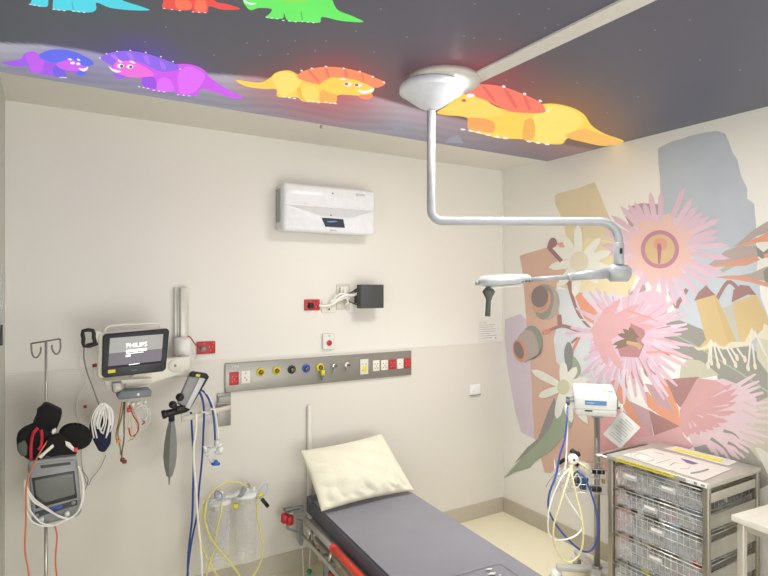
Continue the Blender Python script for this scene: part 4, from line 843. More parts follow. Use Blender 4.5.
j2 = dp(600, 272.5, D0); j2 = Vector((jc.x, jc.y, 0))+Vector((0, 0, jc.z))-ax*.05
k1 = A0+ax*((dp(571, 277, D0)-A0).dot(ax)); k1.z = dp(571, 277, D0).z
k2 = A0+ax*((dp(531, 279.5, D0)-A0).dot(ax)); k2.z = dp(531, 279.5, D0).z
hp = A0+ax*((dp(480, 283, D0)-A0).dot(ax)); hp.z = dp(480, 283, D0).z
b = MB(); b.tube([j2, k1], [.024, .016], seg=20); b.build('spring_arm', PIPE, lp)
b = MB(); b.cyl(k1+ax*.006, k1-ax*.008, .018, .015, bev=.002); b.build('collar', mat('lamp_grey', (160, 163, 168)), lp)
b = MB(); b.tube([k1, k2], [.011, .010], seg=16); b.build('slim_arm', PIPE, lp)
# lamp head: flattened pod
L = (hp-k2).length; dh = (hp-k2).normalized(); side = dh.cross(Zv).normalized(); upv = side.cross(dh).normalized()
if upv.z < 0: upv = -upv
b = MB(); rings = []
prof = [(0, .012, .018), (.01, .020, .030), (.05, .024, .050), (L*.4, .026, .075), (L*.7, .027, .085), (L*.88, .026, .075), (L*.97, .022, .05), (L*1.02, .010, .028)]
for (s_, hz, hy) in prof:
    ring = []
    for j in range(20):
        a = 2*PI*j/20; zz = math.sin(a); ring.append(b.bm.verts.new(k2+dh*s_+side*hy*math.cos(a)+upv*(hz*(zz if zz > 0 else zz*.85)+.004)))
    rings.append(ring)
for r_, s_ in zip(rings, rings[1:]):
    for j in range(20): b.bm.faces.new((r_[j], r_[(j+1) % 20], s_[(j+1) % 20], s_[j]))
b.bm.faces.new(rings[0][::-1]); b.bm.faces.new(rings[-1]); bmesh.ops.recalc_face_normals(b.bm, faces=b.bm.faces[:])
lh = b.build('lamp_head', mat('lamp_white2', (186, 190, 197), .3, coat=.4), lp)
b = MB(); q = k2+dh*L*.5-upv*.0215; b.prism([q+dh*x+side*y for x, y in [(.07*math.cos(a), .045*math.sin(a)) for a in [2*PI*i/24 for i in range(24)]]], -upv*.004); b.build('light_lens', mat('lens_white', (235, 236, 236), .2), lh)
for k in range(3):
    b = MB(); q = k2+dh*(.012+.016*k)-Fv*0+side*(-.03)*(1 if side.dot(Fv) > 0 else -1)-upv*.006; b.cyl(q+Fv*.01, q-Fv*.012, .0055, seg=12); b.build('control_button', MIDG, lh)
b = MB(); b.cyl(hp-dh*.0, hp+dh*.018, .010, bev=.002); b.build('end_cap', GREYP, lh)
hq = dp(489, 288, D0); hq = A0+ax*((hq-A0).dot(ax)); hq.z = dp(489, 289, D0).z
b = MB(); b.lathe([(0, 0), (.012, 0), (.014, .01), (.028, .036), (.022, .045), (.012, .055), (.011, .075), (0, .075)][::1], hq+Vector((0, 0, .0))-Vector((0, 0, .048)), (0, 0, 1), 10); b.tube([hq-Vector((0, 0, .03)), hq-Vector((.003, 0, .075)), hq-Vector((.006, 0, .118))], [.010, .012]); b.build('handle', mat('handle_green_grey', (84, 92, 84), .6), lh, label='dark grey green grip hanging under the lamp head')

# ================================================================ BED
ZM = .47
dW = (Rv*(90-CX)+Fv*FPX); dW.z = 0; dW.normalize(); u = -dW; v = Vector((-u.y, u.x, 0))
if v.dot(Rv) < 0: v = -v
pL = onZ(320, 511, ZM); pR = onZ(410, 490, ZM)
BW = (pR-pL).dot(v)
n_ = (3.225-pL.y)/(-u.y) * -1
s0 = (pL.y-3.19)/(-u.y)     # distance along u from head end to pL (negative = towards wall)
def headpt():
    t = (3.19-pL.y)/u.y; return pL+u*t
O = headpt(); O.z = 0
if O.y > 3.2: pass
Ub, Vb = u, v
MBd = Matrix((Ub, Vb, Zv)).transposed().to_4x4(); MBd.translation = O
def bp(a, c, z): return O+Ub*a+Vb*c+Vector((0, 0, z))
print('bed width', BW, 'head', O[:], 'u', u[:])
BL = 1.92
bed = thing('hospital_bed', 'hospital stretcher bed with grey mattress and a red side grip', 'bed', bp(BL/2, BW/2, 0))
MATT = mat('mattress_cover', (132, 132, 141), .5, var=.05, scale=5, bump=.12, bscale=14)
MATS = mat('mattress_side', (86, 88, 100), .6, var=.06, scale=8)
b = MB(); t_ = bmesh.new(); bmesh.ops.create_grid(t_, x_segments=60, y_segments=24, size=.5)
rn = random.Random(5)
for q in t_.verts:
    x, y = q.co.x+.5, q.co.y+.5; wv = .004*math.sin(x*19+math.sin(y*5)*1.2)*math.sin(y*PI)*(.5+.5*math.sin(x*7))
    q.co = Vector((.012+x*(BL-.024), .012+y*(BW-.024), ZM+wv))
t_.transform(MBd); b.merge(t_)
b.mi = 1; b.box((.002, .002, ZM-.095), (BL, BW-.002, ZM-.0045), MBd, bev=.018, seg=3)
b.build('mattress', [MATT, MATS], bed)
b = MB(); b.box((.01, .0, ZM-.09), (.09, .10, ZM+.012), MBd, bev=.012, seg=3); b.build('mattress_corner', MATS, bed)
# printed emblem outline near the foot end
q = onZ(500, 562, ZM+.005); ea = (q-O).dot(Ub); ec = (q-O).dot(Vb)
b = MB(); EM = mat('faint_print', (150, 150, 158), .5); Zt = ZM+.0062
x0_, x1_, y0_, y1_ = ea-.0, ea+.30, ec-.26, ec
w_ = .005
for (a, c, d, e) in ((x0_, y0_, x1_, y0_+w_), (x0_, y1_-w_, x1_, y1_), (x0_, y0_, x0_+w_, y1_), (x1_-w_, y0_, x1_, y1_)): b.poly([bp(a, c, Zt-.001), bp(d, c, Zt-.001), bp(d, e, Zt-.001), bp(a, e, Zt-.001)])
b.mi = 1
for (px, py, wx, wy) in ((489, 569, 4, 1.2), (492, 573.5, 4.5, 2), (500, 575, 1.5, 1)): 
    b.poly([onZ(px+wx*dx, py+wy*dy, ZM+.008) for dx, dy in ((-1, .6), (-.3, -.6), (.9, -.8), (.6, .5))])
b.build('printed_emblem', [EM, mat('pale_print', (214, 214, 212), .5)], bed, label='pale printed emblem inside a thin frame', flat=True)
FR = mat('bed_frame_paint', (212, 212, 206), .35, metal=.3)
b = MB(); b.box((.03, .03, ZM-.125), (BL-.03, BW-.03, ZM-.096), MBd, bev=.004); b.build('platform', FR, bed)
b = MB(); b.tube([bp(.06, -.025, ZM-.105), bp(BL-.05, -.025, ZM-.105)], .016, seg=12); b.box((.08, -.015, ZM-.15), (BL-.06, .03, ZM-.105), MBd, bev=.004); b.build('side_rail', FR, bed)
b = MB(); b.tube([bp(.06, BW+.02, ZM-.12), bp(BL-.05, BW+.02, ZM-.12)], .016, seg=12); b.build('side_rail', FR, bed)
b = MB(); b.tube([bp(.10, -.05, ZM-.19), bp(.60, -.055, ZM-.18), bp(1.3, -.05, ZM-.18)], .011, seg=10); b.tube([bp(.18, -.05, ZM-.19), bp(.18, -.03, ZM-.11)], .010); b.tube([bp(.5, -.05, ZM-.18), bp(.5, -.03, ZM-.11)], .010); b.build('lowered_guard', TSTEEL, bed)
g0 = onZ(333, 548, ZM-.085); g1 = onZ(371, 584, ZM-.085); ga = (g0-O).dot(Ub); gc = (g0-O).dot(Vb)
b = MB(); b.cyl(bp(ga, gc, ZM-.085), bp(ga+.62, gc, ZM-.085), .020, seg=20, bev=.006); sgp = b.build('side_grip', REDO, bed, label='orange red tubular grip along the left side')
b = MB(); b.cyl(bp(ga-.006, gc, ZM-.085), bp(ga+.03, gc, ZM-.085), .022, seg=20, bev=.004); b.build('grip_collar', mat('grip_collar', (222, 60, 66), .4), sgp)
b = MB(); b.tube([bp(ga+.05, gc+.0, ZM-.085), bp(ga+.05, .0, ZM-.12)], .009); b.tube([bp(ga+.55, gc+.0, ZM-.085), bp(ga+.55, .0, ZM-.12)], .009); b.build('grip_bracket', FR, bed)
YH = O.y-.03
def hb(x, y, Y=None): return onY(x, y, Y or YH)
b = MB(); b.cyl(hb(285, 513.5), hb(285, 522.5), .024, bev=.006); b.build('corner_buffer', RED, bed); b = MB(); b.cyl(hb(289.5, 515.5), hb(289.5, 524.5), .024, bev=.006); b.build('corner_buffer', RED, bed)
b = MB(); b.box(hb(285, 508, YH)-Vector((0, .03, .012)), hb(297, 510)+Vector((0, .02, .008)), bev=.008); b.box(hb(292, 510)-Vector((.0, .02, .02)), hb(300, 509)+Vector((.02, .02, .02)), bev=.008); b.build('corner_bracket', GREYP, bed)
b = MB(); b.tube([hb(287, 523), hb(287.5, 528), hb(292, 530), hb(297, 532)], .008); b.prism([hb(298, 520), hb(303, 521), hb(304, 541), hb(302.5, 546), hb(300.5, 546), hb(298, 540)], (0, .03, 0), bev=.004); b.build('drip_hook', GREYP, bed)
b = MB(); b.tube([hb(302, 546), hb(303, 560), hb(303.5, 590)], .0022, seg=5); b.build('pull_cord', CABLEW, bed); b = MB(); b.tube([hb(310.5, 540), hb(310, 552), hb(309.5, 569)], .002, seg=5); pcd = b.build('pull_cord', CABLEW, bed)
MB().ell(hb(309.3, 571.5), .0165).build('cord_knob', GREEN, pcd, label='green knob on the pull cord')
b = MB()
b.tube([bp(.16, -.02, ZM-.11), bp(.16, -.02, ZM-.19), bp(.2, -.02, ZM-.22)], .011); b.tube([bp(.14, .02, ZM-.2), bp(.8, .02, ZM-.21)], .014, seg=10); b.cyl(bp(.15, -.05, ZM-.14), bp(.15, .0, ZM-.14), .022, bev=.004); b.cyl(bp(.36, -.05, ZM-.21), bp(.36, .02, ZM-.21), .018, bev=.004)
b.build('lift_linkage', TSTEEL, bed)
b = MB(); b.ell(bp(.33, -.045, ZM-.185), .012); b.build('red_latch', RED, bed); b = MB(); b.ell(bp(.50, -.035, ZM-.24), .012); b.build('red_latch', RED, bed)
b = MB(); b.box((.25, .10, .13), (BL-.25, BW-.10, .20), MBd, bev=.02); b.cyl(bp(.55, BW/2, .19), bp(.55, BW/2, ZM-.12), .06); b.cyl(bp(1.35, BW/2, .19), bp(1.35, BW/2, ZM-.12), .06); b.build('base_frame', mat('bed_base', (206, 206, 202), .4), bed)
for a in (.22, BL-.22):
    for c in (.07, BW-.07):
        b = MB(); b.cyl(bp(a, c-.02, .065), bp(a, c+.02, .065), .065, seg=24, bev=.008); b.mi = 1; b.box((a-.03, c-.032, .06), (a+.03, c+.032, .16), MBd, bev=.01); b.build('caster', [RUBBER, GREYP], bed)
# ---- pillow
BLc = onZ(318, 511, ZM+.01); BRc = onZ(410, 490, ZM+.01)
TLc = onY(297, 451, 3.17); TRc = onY(378, 434, 3.19)
t_ = bmesh.new(); NX, NY = 96, 70; g = {}
nrmP = (BRc-BLc).cross(TLc-BLc).normalized()
if nrmP.y > 0: nrmP = -nrmP
for side_ in (1, -1):
    for i in range(NX+1):
        for j in range(NY+1):
            s_, r_ = i/NX, j/NY
            if side_ == -1 and (i in (0, NX) or j in (0, NY)): g[(side_, i, j)] = g[(1, i, j)]; continue
            # pinch edges inwards so that corners read as ears
            ps = s_+.012*math.sin(PI*r_)*(1-2*s_)*1.0; pr = r_+.035*math.sin(PI*s_)*(1-2*r_)
            p = (BLc*(1-ps)+BRc*ps)*(1-pr)+(TLc*(1-ps)+TRc*ps)*pr
            th = .075*(max(0, math.sin(PI*s_))**.45)*(max(0, math.sin(PI*r_))**.45)
            ed = min(s_, 1-s_, r_, 1-r_)
            wr_ = .013*math.sin(s_*46+math.sin(r_*9)*1.5)*math.exp(-r_*7)*min(1, ed*14)+.008*math.sin((s_+r_)*24+math.sin(s_*13))*math.exp(-(1-s_)*5)*min(1, ed*12)+.008*math.sin(r_*34+s_*9)*math.exp(-s_*6)*min(1, ed*12)
            cr1 = (1-abs(math.sin(s_*17+4.5*r_+1.3*math.sin(s_*5+1)+.8*math.sin(r_*9))))**4; cr2 = (1-abs(math.sin(s_*11-r_*13+1.7*math.sin(s_*7))))**5; cr3 = (1-abs(math.sin(r_*15+s_*6+1.2*math.sin(s_*11))))**5
            wr_ -= (.016*cr1*math.exp(-r_*3.2)+.014*cr2*math.exp(-(1-s_)*3.5)*(1-.5*r_)+.012*cr3*math.exp(-s_*5))*min(1, ed*9)
            wr_ += .005*math.sin(s_*9+r_*14)+.007*math.sin(s_*30+r_*11+2*math.sin(r_*8))*math.exp(-r_*3)*min(1, ed*8)
            p = p+nrmP*side_*(th+(wr_ if side_ == 1 else 0)*min(1, ed*10))
            if side_ == -1: p = p+nrmP*.03*math.sin(PI*s_)*math.sin(PI*r_)
            g[(side_, i, j)] = t_.verts.new(p)
for side_ in (1, -1):
    for i in range(NX):
        for j in range(NY):
            t_.faces.new((g[(side_, i, j)], g[(side_, i+1, j)], g[(side_, i+1, j+1)], g[(side_, i, j+1)]))
for q in t_.verts: q.co += Vector((0, -.045, .012))
b = MB(); b.merge(t_); b.build('pillow', mat('pillow_cotton', (222, 219, 200), .85, var=.02, scale=8, bump=.5, bscale=14), label='cream pillow propped up at the head of the bed', cat='pillow', sharp=80)

# ================================================================ LEFT STAND
YI = 2.93
iv = thing('drip_stand', 'thin steel drip stand with two hooks at the left wall', 'drip stand', Vector((onY(46, 400, YI).x, YI, 0)))
px_ = onY(46, 400, YI).x; zt_ = onY(46, 342, YI).z
b = MB(); b.cyl((px_, YI, .10), (px_, YI, .8), .0075, seg=14); b.cyl((px_, YI, .8), (px_, YI, zt_), .0055, seg=12); b.build('pole', TSTEEL, iv)
HK = mat('hook_steel', (120, 116, 110), .35, metal=.7)
b = MB(); f = lambda x, y: onY(x, y, YI)
b.tube([f(31.5, 343.5), f(60, 338.8)], .0035, seg=8, smooth=False)
b.tube([f(60.3, 338.8), f(60.5, 348), f(58.5, 353), (f(55.5, 354)), f(52.5, 350), f(51.8, 345)], .0035, seg=8)
b.tube([f(31.2, 343), f(31.8, 352), f(34, 357), f(37.5, 357), f(40.5, 352), f(40.8, 347)], .0035, seg=8); b.build('hanger_hooks', HK, iv)
for k in range(5):
    a = 2*PI*k/5+.3; e = Vector((px_+.13*math.cos(a), YI+.13*math.sin(a), .07)); b = MB(); b.tube([(px_, YI, .12), (px_+.06*math.cos(a), YI+.06*math.sin(a), .105), e], .010, seg=8); b.mi = 1; b.cyl(e-Vector((0, .009, .045)), e-Vector((0, -.009, .045)), .022, seg=16); b.build('leg', [TSTEEL, RUBBER], iv)
# vital signs monitor
YV = 2.84
f = lambda x, y, o=0: onY(x, y, YV+o)
vs_ = thing('vital_signs_monitor', 'small grey monitor with a dark screen clamped to the drip stand', 'monitor', f(55, 524))
b = MB(); b.prism([f(28, 464), f(31, 460.5), f(74, 457), f(77.5, 459), f(82, 512), f(78, 517), f(36, 527), f(32, 524)], (0, .10, 0), bev=.010, seg=3)
b.build('case', mat('vital_grey', (142, 145, 150), .4), vs_)
MB().prism([f(31.5, 478, -.001), f(74.5, 470.5, -.001), f(77.5, 498, -.001), f(35.5, 509, -.001)], (0, .01, 0), bev=.003).build('bezel', mat('vbezel', (44, 46, 48), .4), vs_)
MB().prism([f(34.5, 480.5, -.003), f(72.5, 473.5, -.003), f(75, 494, -.003), f(37.5, 505, -.003)], (0, .006, 0)).build('screen', mat('dark_glass', (72, 76, 76), .1, coat=1), vs_, flat=True)
MB().prism([f(35, 512, -.002), f(77, 500, -.002), f(77.5, 505, -.002), f(36, 517.5, -.002)], (0, .006, 0)).build('control_strip', mat('cstrip', (40, 44, 50), .4), vs_, flat=True)
MB().prism([f(49, 508.5, -.004), f(62, 504.5, -.004), f(62.3, 507.5, -.004), f(49.3, 511.5, -.004)], (0, .006, 0)).build('blue_label', mat('blue_lbl', (44, 78, 170), .4), vs_, flat=True)
for px, py in ((73.5, 502.5), (36.5, 515.5)): q = f(px, py, -.002); MB().cyl(q, q-Vector((0, .005, 0)), .009).build('dial', GREYP, vs_)
b = MB(); b.tube([f(30, 470, .04), f(31, 463, .0), f(36, 461.5, -.01), f(70, 457.5, -.01), f(74.5, 459, 0), f(75, 465, .04)], .009, n=4); b.build('carry_handle', mat('vhandle', (164, 166, 170), .4), vs_)
MB().prism([f(40, 465.5, -.001), f(70, 462, -.001), f(71, 464.5, -.001), f(41, 468.5, -.001)], (0, .004, 0)).build('grip_slot', DARK, vs_, flat=True)
b = MB(); b.tube([f(38, 461, -.004), f(73, 457.5, -.004)], .0032, seg=6, smooth=False); b.build('yellow_tape', YEL, vs_)
b = MB(); q = f(46, 500, .10); b.box((q.x-.03, YV+.09, q.z-.04), (q.x+.03, YI+.015, q.z+.03), bev=.006); b.build('pole_clamp', MIDG, vs_)
for px, py in ((41.5, 518.5), (67, 513)): q = f(px, py, -.0); MB().cyl(q+Vector((0, .01, 0)), q-Vector((0, .02, 0)), .010).build('connector', WHITE, vs_)
# white cable loops around the monitor
o_ = -.03
b = MB()
b.tube([f(25, 480, o_), f(24.5, 500, o_), f(28, 516, o_), f(36, 524, o_), (f(50, 526, o_)), f(64, 521, o_), f(76, 514, o_), f(82, 500, o_), f(82.5, 480, o_), f(78, 466, o_)], .004)
b.tube([f(26, 486, o_), f(34, 499, o_), f(48, 509, o_), f(60, 517, o_), f(70, 518, o_), f(79, 510, o_), f(83.5, 495, o_), f(82, 476, o_)], .004)
b.tube([f(25, 488, o_-.01), f(33, 501, o_-.01), f(44, 508, o_-.01), f(58, 515.5, o_-.01), f(66, 518, o_)], .0035)
b.tube([f(27, 490, o_), f(29, 508, o_), f(36, 518, o_), f(44, 524, o_), f(56, 525, o_), f(68, 518, o_)], .004)
b.build('cable_loops', CABLEW, label='white cables looped around the small grey monitor', cat='cable')
cabL = lambda label, pts, r=.0034: MB().tube([f(x, y, o) for x, y, o in pts], r).build('sensor_cable', CABLEO, label=label, cat='cable')
cabL('salmon coloured cable running over the left side of the small monitor to the floor', [(50, 438, -.06), (44, 446, -.06), (37, 458, -.06), (29, 476, -.05), (26, 492, -.05), (26, 520, -.05), (25, 550, -.05), (29, 576, -.05), (31, 620, -.05)])
cabL('salmon coloured cable hanging from under the small monitor', [(54, 524, .02), (57, 536, .02), (55.5, 560, .02), (57, 580, .02), (58, 620, .02)])
MB().tube([f(82, 470, .1), f(88, 480, .2), f(85, 490, .3)], .002, seg=6).build('thin_cable', CABLEG, label='thin grey cable end against the wall right of the small monitor', cat='cable')
MB().tube([onY(x, y, 3.25) for x, y in ((84, 435), (81, 455), (84, 475), (88, 485), (92, 478), (100, 468), (106, 455))], .0018, seg=6).build('thin_cable', CABLEG, label='thin grey cable drooping on the wall below the cuffs', cat='cable')
# soft bags and cuffs on the stand
def blob(name, pts, Y, th, m, label, cat, bev=.012): 
    return MB().prism([onY(x, y, Y) for x, y in pts], (0, th, 0), bev=bev, seg=3).build(name, m, label=label, cat=cat)
blob('fabric_pouch', [(44.5, 405), (49, 405.5), (62.5, 412), (61, 419), (56, 431), (45, 433), (32.5, 425.5), (37, 416), (36.5, 412), (41, 409)], 2.82, .09, FABK, 'black fabric pouch hanging at the top of the drip stand', 'pouch', .006)
bg = thing('carry_bag', 'black soft bag with red straps on the left of the drip stand', 'bag', onY(28, 460, 2.8))
MB().prism([onY(x, y, 2.8) for x, y in [(16, 437), (22, 431), (36, 425), (46, 429), (54, 440), (50, 455), (40, 461), (28, 461), (17, 452)]], (0, .09, 0), bev=.014, seg=3).build('body', FABK, bg)
MB().prism([onY(x, y, 2.79) for x, y in [(17, 444), (25, 440), (28, 446), (27, 456), (22, 457), (17, 451)]], (0, .03, 0), bev=.006, seg=2).build('mesh_pocket', mat('mesh_pocket', (84, 88, 80), .7, var=.3, scale=200), bg)
REDF = mat('red_webbing', (190, 36, 60), .7)
for pts in ([(38, 428), (33, 434), (31, 446), (31, 460)], [(41, 430), (42, 436), (41, 446), (38, 450)]):
    MB().prism([onY(x, y, 2.785) for x, y in strokep(pts, 3.2)], (0, .006, 0)).build('strap', REDF, bg)
blob('blood_pressure_cuff', ellp(75.5, 438, 17, 13, .05, 22), 2.80, .07, FABK, 'round folded black cuff right of the red strapped bag', 'cuff', .016)
blob('blood_pressure_cuff', [(48, 438), (60, 434), (68, 440), (76, 448), (78, 455), (60, 456), (48, 458), (44, 450)], 2.77, .05, FABK, 'black cuff wrapped low over the top of the small monitor', 'cuff', .012)
for (pts, lab) in (([(65, 441), (70, 443), (76, 450), (74, 452), (66, 446)], 'white strap end on the round black cuff'), ([(38, 457), (46, 450), (53, 444), (54, 447), (47, 453), (41, 459)], 'white strap end above the small monitor'), ([(52, 430), (56, 428), (56, 432), (52, 434)], 'white strap end beside the black pouch')):
    MB().prism([onY(x, y, 2.765) for x, y in pts], (0, .012, 0), bev=.002).build('cuff_strap', CREAMW, label=lab, cat='strap')
MB().prism([onY(x, y, 2.76) for x, y in [(74, 448), (78, 448), (77, 453), (74, 452)]], (0, .012, 0), bev=.002).build('strap_tip', mat('tip_red', (220, 70, 70)), label='red tip on the black cuff above the small monitor', cat='clip')
# ---- left edge items
b = MB(); t_ = bmesh.new(); bmesh.ops.create_icosphere(t_, subdivisions=3, radius=1)
rn = random.Random(2)
for q in t_.verts: q.co = Vector((q.co.x*.013, q.co.y*.10, q.co.z*.12))*(1+.12*math.sin(q.co.x*9+q.co.z*7)+.1*rn.random())
q = Vector((XL+.012, 2.62, onY(2, 296, 2.62).z)); t_.transform(Matrix.Translation(q)); b.merge(t_); b.build('plastic_bag', mat('film', (206, 212, 216), .15, alpha=.65), label='crumpled clear plastic bag hanging on the left wall', cat='bag')
b = MB(); x_ = XL; z_a = onY(2, 325, 2.72).z; z_b = onY(2, 345, 2.72).z; b.tube([(x_, 2.72, z_a), (x_+.014, 2.72, z_a), (x_+.014, 2.72, z_b), (x_, 2.72, z_b)], .006, smooth=False); b.build('grab_rail', DARK, label='dark grab rail on the left wall edge', cat='rail')
# ================================================================ SUPPLY CART
tl = [onZ(609, 455, .855), onZ(709, 485, .855), onZ(757, 467, .855)]
KX0 = 2.576; KX1 = 3.035; KY0 = 1.425; KY1 = 1.955; KT = .857
cart = thing('supply_cart', 'steel framed supply cart with wire baskets against the mural wall', 'cart', ((KX0+KX1)/2, (KY0+KY1)/2, 0))
b = MB(); b.box((KX0-.006, KY0-.006, KT-.022), (KX1+.004, KY1+.006, KT), bev=.003); b.build('top_shelf', mat('cart_top', (192, 188, 180), .35, metal=.5), cart)
CST = mat('cart_steel', (164, 158, 146), .35, metal=.75, var=.05)
for x in (KX0+.013, KX1-.013):
    for y in (KY0+.013, KY1-.013):
        MB().box((x-.013, y-.013, .12), (x+.013, y+.013, KT-.022), bev=.003).build('corner_post', CST, cart)
b = MB(); b.box((KX0, KY0, .12), (KX1, KY1, .15), bev=.004); b.build('bottom_shelf', CST, cart)
for x in (KX0+.03, KX1-.03):
    for y in (KY0+.03, KY1-.03):
        b = MB(); b.cyl((x-.014, y, .045), (x+.014, y, .045), .045, seg=20, bev=.005); b.mi = 1; b.box((x-.02, y-.02, .05), (x+.02, y+.02, .125), bev=.004); b.build('caster', [RUBBER, CST], cart)
b = MB(); b.tube([(KX0+.02, KY1-.01, KT-.03), (KX0+.005, KY1+.05, KT-.02), (KX0+.02, KY1+.065, KT-.02), (KX1-.06, KY1+.065, KT-.02), (KX1-.03, KY1-.01, KT-.03)], .010, n=5); b.build('push_handle', TSTEEL, cart)
tiers = [.815, .690, .590, .450, .305, .2]
WIRE = mat('basket_wire', (214, 212, 204), .3, metal=.6)
for k, zt in enumerate(tiers[:-1]):
    zb = tiers[k+1]+.018 if k < 4 else zt-.12
    zb = max(zb, zt-.135)
    bx0, bx1, by0, by1 = KX0+.016, KX1-.03, KY0+.034, KY1-.034
    b = MB()
    ring = lambda z, r: b.tube([(bx0, by0, z), (bx1, by0, z), (bx1, by1, z), (bx0, by1, z)], r, seg=6, closed=True, smooth=False)
    ring(zt, .0035); ring(zt-.02, .0016); ring((zt+zb)/2, .0013); ring(zb, .002)
    ny_ = 15; nx_ = 12
    for i in range(ny_+1):
        y = by0+(by1-by0)*i/ny_; b.tube([(bx0, y, zt), (bx0+.004, y, zb), (bx1-.004, y, zb), (bx1, y, zt)], .0012, seg=4, smooth=False)
    for i in range(nx_+1):
        x = bx0+(bx1-bx0)*i/nx_; b.tube([(x, by0, zt), (x, by0+.004, zb), (x, by1-.004, zb), (x, by1, zt)], .0012, seg=4, smooth=False)
    wb = b.build('wire_basket', WIRE, cart)
    b = MB(); g_ = .007; tz = zt-.014
    b.box((bx0+g_, by0+g_, zb+.003), (bx0+g_+.001, by1-g_, tz)); b.box((bx0+g_, by0+g_, zb+.003), (bx1-g_, by1-g_, zb+.004))
    b.build('plastic_liner', mat('liner_film', (214, 216, 220), .2, var=.1, scale=25, alpha=.34 if k < 3 else .1), wb, flat=True)
    for y in (KY0+.030, KY1-.030):
        b = MB(); b.box((KX0+.004, y-.005, zt-.012), (KX1-.004, y+.005, zt-.004)); b.box((KX0+.004, y-.008, zt-.014), (KX1-.004, y+.002, zt-.011)); b.build('runner', CST, cart, flat=True)
    # label holders on the front
    for yy in ((.78, .62) if k == 0 else (.66,)):
        y = by0+(by1-by0)*(yy if k else yy-.0)
        y = by0+(by1-by0)*((.80, .36)[(.78, .62).index(yy)] if k == 0 else (.56, .48, .50, .5)[min(k-1, 3)])
        h_ = .030
        lhd = MB().box((bx0-.009, y-.038, zt-.030-h_), (bx0-.005, y+.038, zt-.030), bev=.001).build('label_holder', mat('holder', (222, 222, 220), .2, alpha=.45), cart)
        b = MB(); b.box((bx0-.0105, y-.028, zt-.034-h_*.4), (bx0-.0088, y+.028, zt-.034)); b.build('label_card', WHITE, lhd, flat=True)
# side panels of trays (solid pale fronts seen on the near side)
for qi, (za, zb_) in enumerate(((.805, .762), (.705, .640), (.580, .500), (.44, .36))):
    MB().box((KX0+.030, KY0+.006, zb_), (KX1-.030, KY0+.012, za), bev=.001).build('side_panel', mat('side_panel%d' % (qi > 0), (196, 192, 180), .35, alpha=.9 if qi == 0 else .5), cart)
# contents
rn = random.Random(11)
pcols = [((226, 228, 230), .8, 'pale'), ((232, 230, 224), .95, 'white'), ((206, 212, 220), .8, 'clear'), ((150, 178, 206), .9, 'blue tinted'), ((120, 120, 124), .9, 'grey'), ((236, 236, 232), 1, 'white'), ((168, 186, 174), .9, 'green tinted')]
places = ['top', 'second', 'third', 'fourth', 'lowest']
def packet(x, y, z, dx, dy, dz, m, label, group, rot):
    t_ = bmesh.new(); bmesh.ops.create_grid(t_, x_segments=6, y_segments=6, size=.5)
    base = [q.co.copy() for q in t_.verts]; b = MB()
    t2 = bmesh.new(); V = {}
    for s_ in (1, -1):
        for i in range(7):
            for j in range(7):
                if s_ < 0 and (i in (0, 6) or j in (0, 6)): V[(s_, i, j)] = V[(1, i, j)]; continue
                a, c = i/6, j/6; th = s_*.5*math.sqrt(max(0, math.sin(PI*a)*math.sin(PI*c)))
                V[(s_, i, j)] = t2.verts.new(((a-.5)*dx, (c-.5)*dy, th*dz*(1+.3*(rn.random()-.5))+.004*(rn.random()-.5)))
        for i in range(6):
            for j in range(6): t2.faces.new([V[(s_, i, j)], V[(s_, i+1, j)], V[(s_, i+1, j+1)], V[(s_, i, j+1)]])
    t_.free()
    M = Matrix.Translation((x, y, z)) @ Matrix.Rotation(rot[2], 4, 'Z') @ Matrix.Rotation(rot[1], 4, 'Y') @ Matrix.Rotation(rot[0], 4, 'X')
    b.merge(t2, M); return b.build('sterile_packet', m, label=label, cat='packet', group=group, sharp=70)
for k, zt in enumerate(tiers[:-1]):
    zb = tiers[k+1]+.018 if k < 4 else zt-.12
    zb = max(zb, zt-.135); hgt = zt-zb
    for (rgb, al, nm) in pcols:
        pass
    n = 12
    for i in range(n):
        rgb, al, nm = pcols[(i*2+k) % len(pcols)]
        y = KY0+.075+(KY1-KY0-.15)*(i+.5)/n; x = KX0+.085+rn.random()*.03 if i % 3 else KX0+.25
        m = mat('packet_%d_%d_%d' % rgb, rgb, .2, var=.08, scale=40, alpha=al, spec=.7)
        if i % 4 == 3 and k > 0:
            m = mat('packet_dark', (60, 60, 66), .4, var=.2, scale=60); nm = 'dark'
        packet(x, y, zb+hgt*(.42+.1*rn.random()), min(.15, hgt*1.1), .07+.06*rn.random(), .038, m, nm+' packet standing in the '+places[k]+' wire basket of the cart', nm+' packets in the '+places[k]+' basket', (rn.uniform(-.5, .5), PI/2-rn.uniform(.1, .8), rn.uniform(-.6, .6)))
red_m = mat('packet_red', (186, 44, 52), .4); ylw_m = mat('packet_yellow', (206, 200, 60), .4)
for (px, py, k, m, lab) in ((669, 515, 1, red_m, 'small red packet in the second wire basket of the cart'), (697, 564, 3, red_m, 'red packet near the right end of the fourth wire basket'), (678, 571, 3, red_m, 'red packet low in the middle of the fourth wire basket'), (645, 571, 4, ylw_m, 'yellow packet in the lowest wire basket of the cart')):
    q = onX(px, py, KX0+.045); packet(q.x, q.y, q.z, .035, .05, .02, m, lab, None, (.2, 1.1, .1))
t = thing('tape_roll', 'roll of white tape lying in the fourth wire basket', 'tape', onX(627, 551, KX0+.05)-Vector((0, 0, .02)))
q = onX(627, 551, KX0+.05); MB().lathe([(.011, -.01), (.026, -.01), (.026, .01), (.011, .01), (.011, -.01)], q, (-.8, -.3, .35), 24).build('tape', WHITE, t); MB().lathe([(.008, -.0105), (.0112, -.0105), (.0112, .0105), (.008, .0105), (.008, -.0105)], q, (-.8, -.3, .35), 24).build('core', mat('core_card', (150, 130, 100), .8), t)
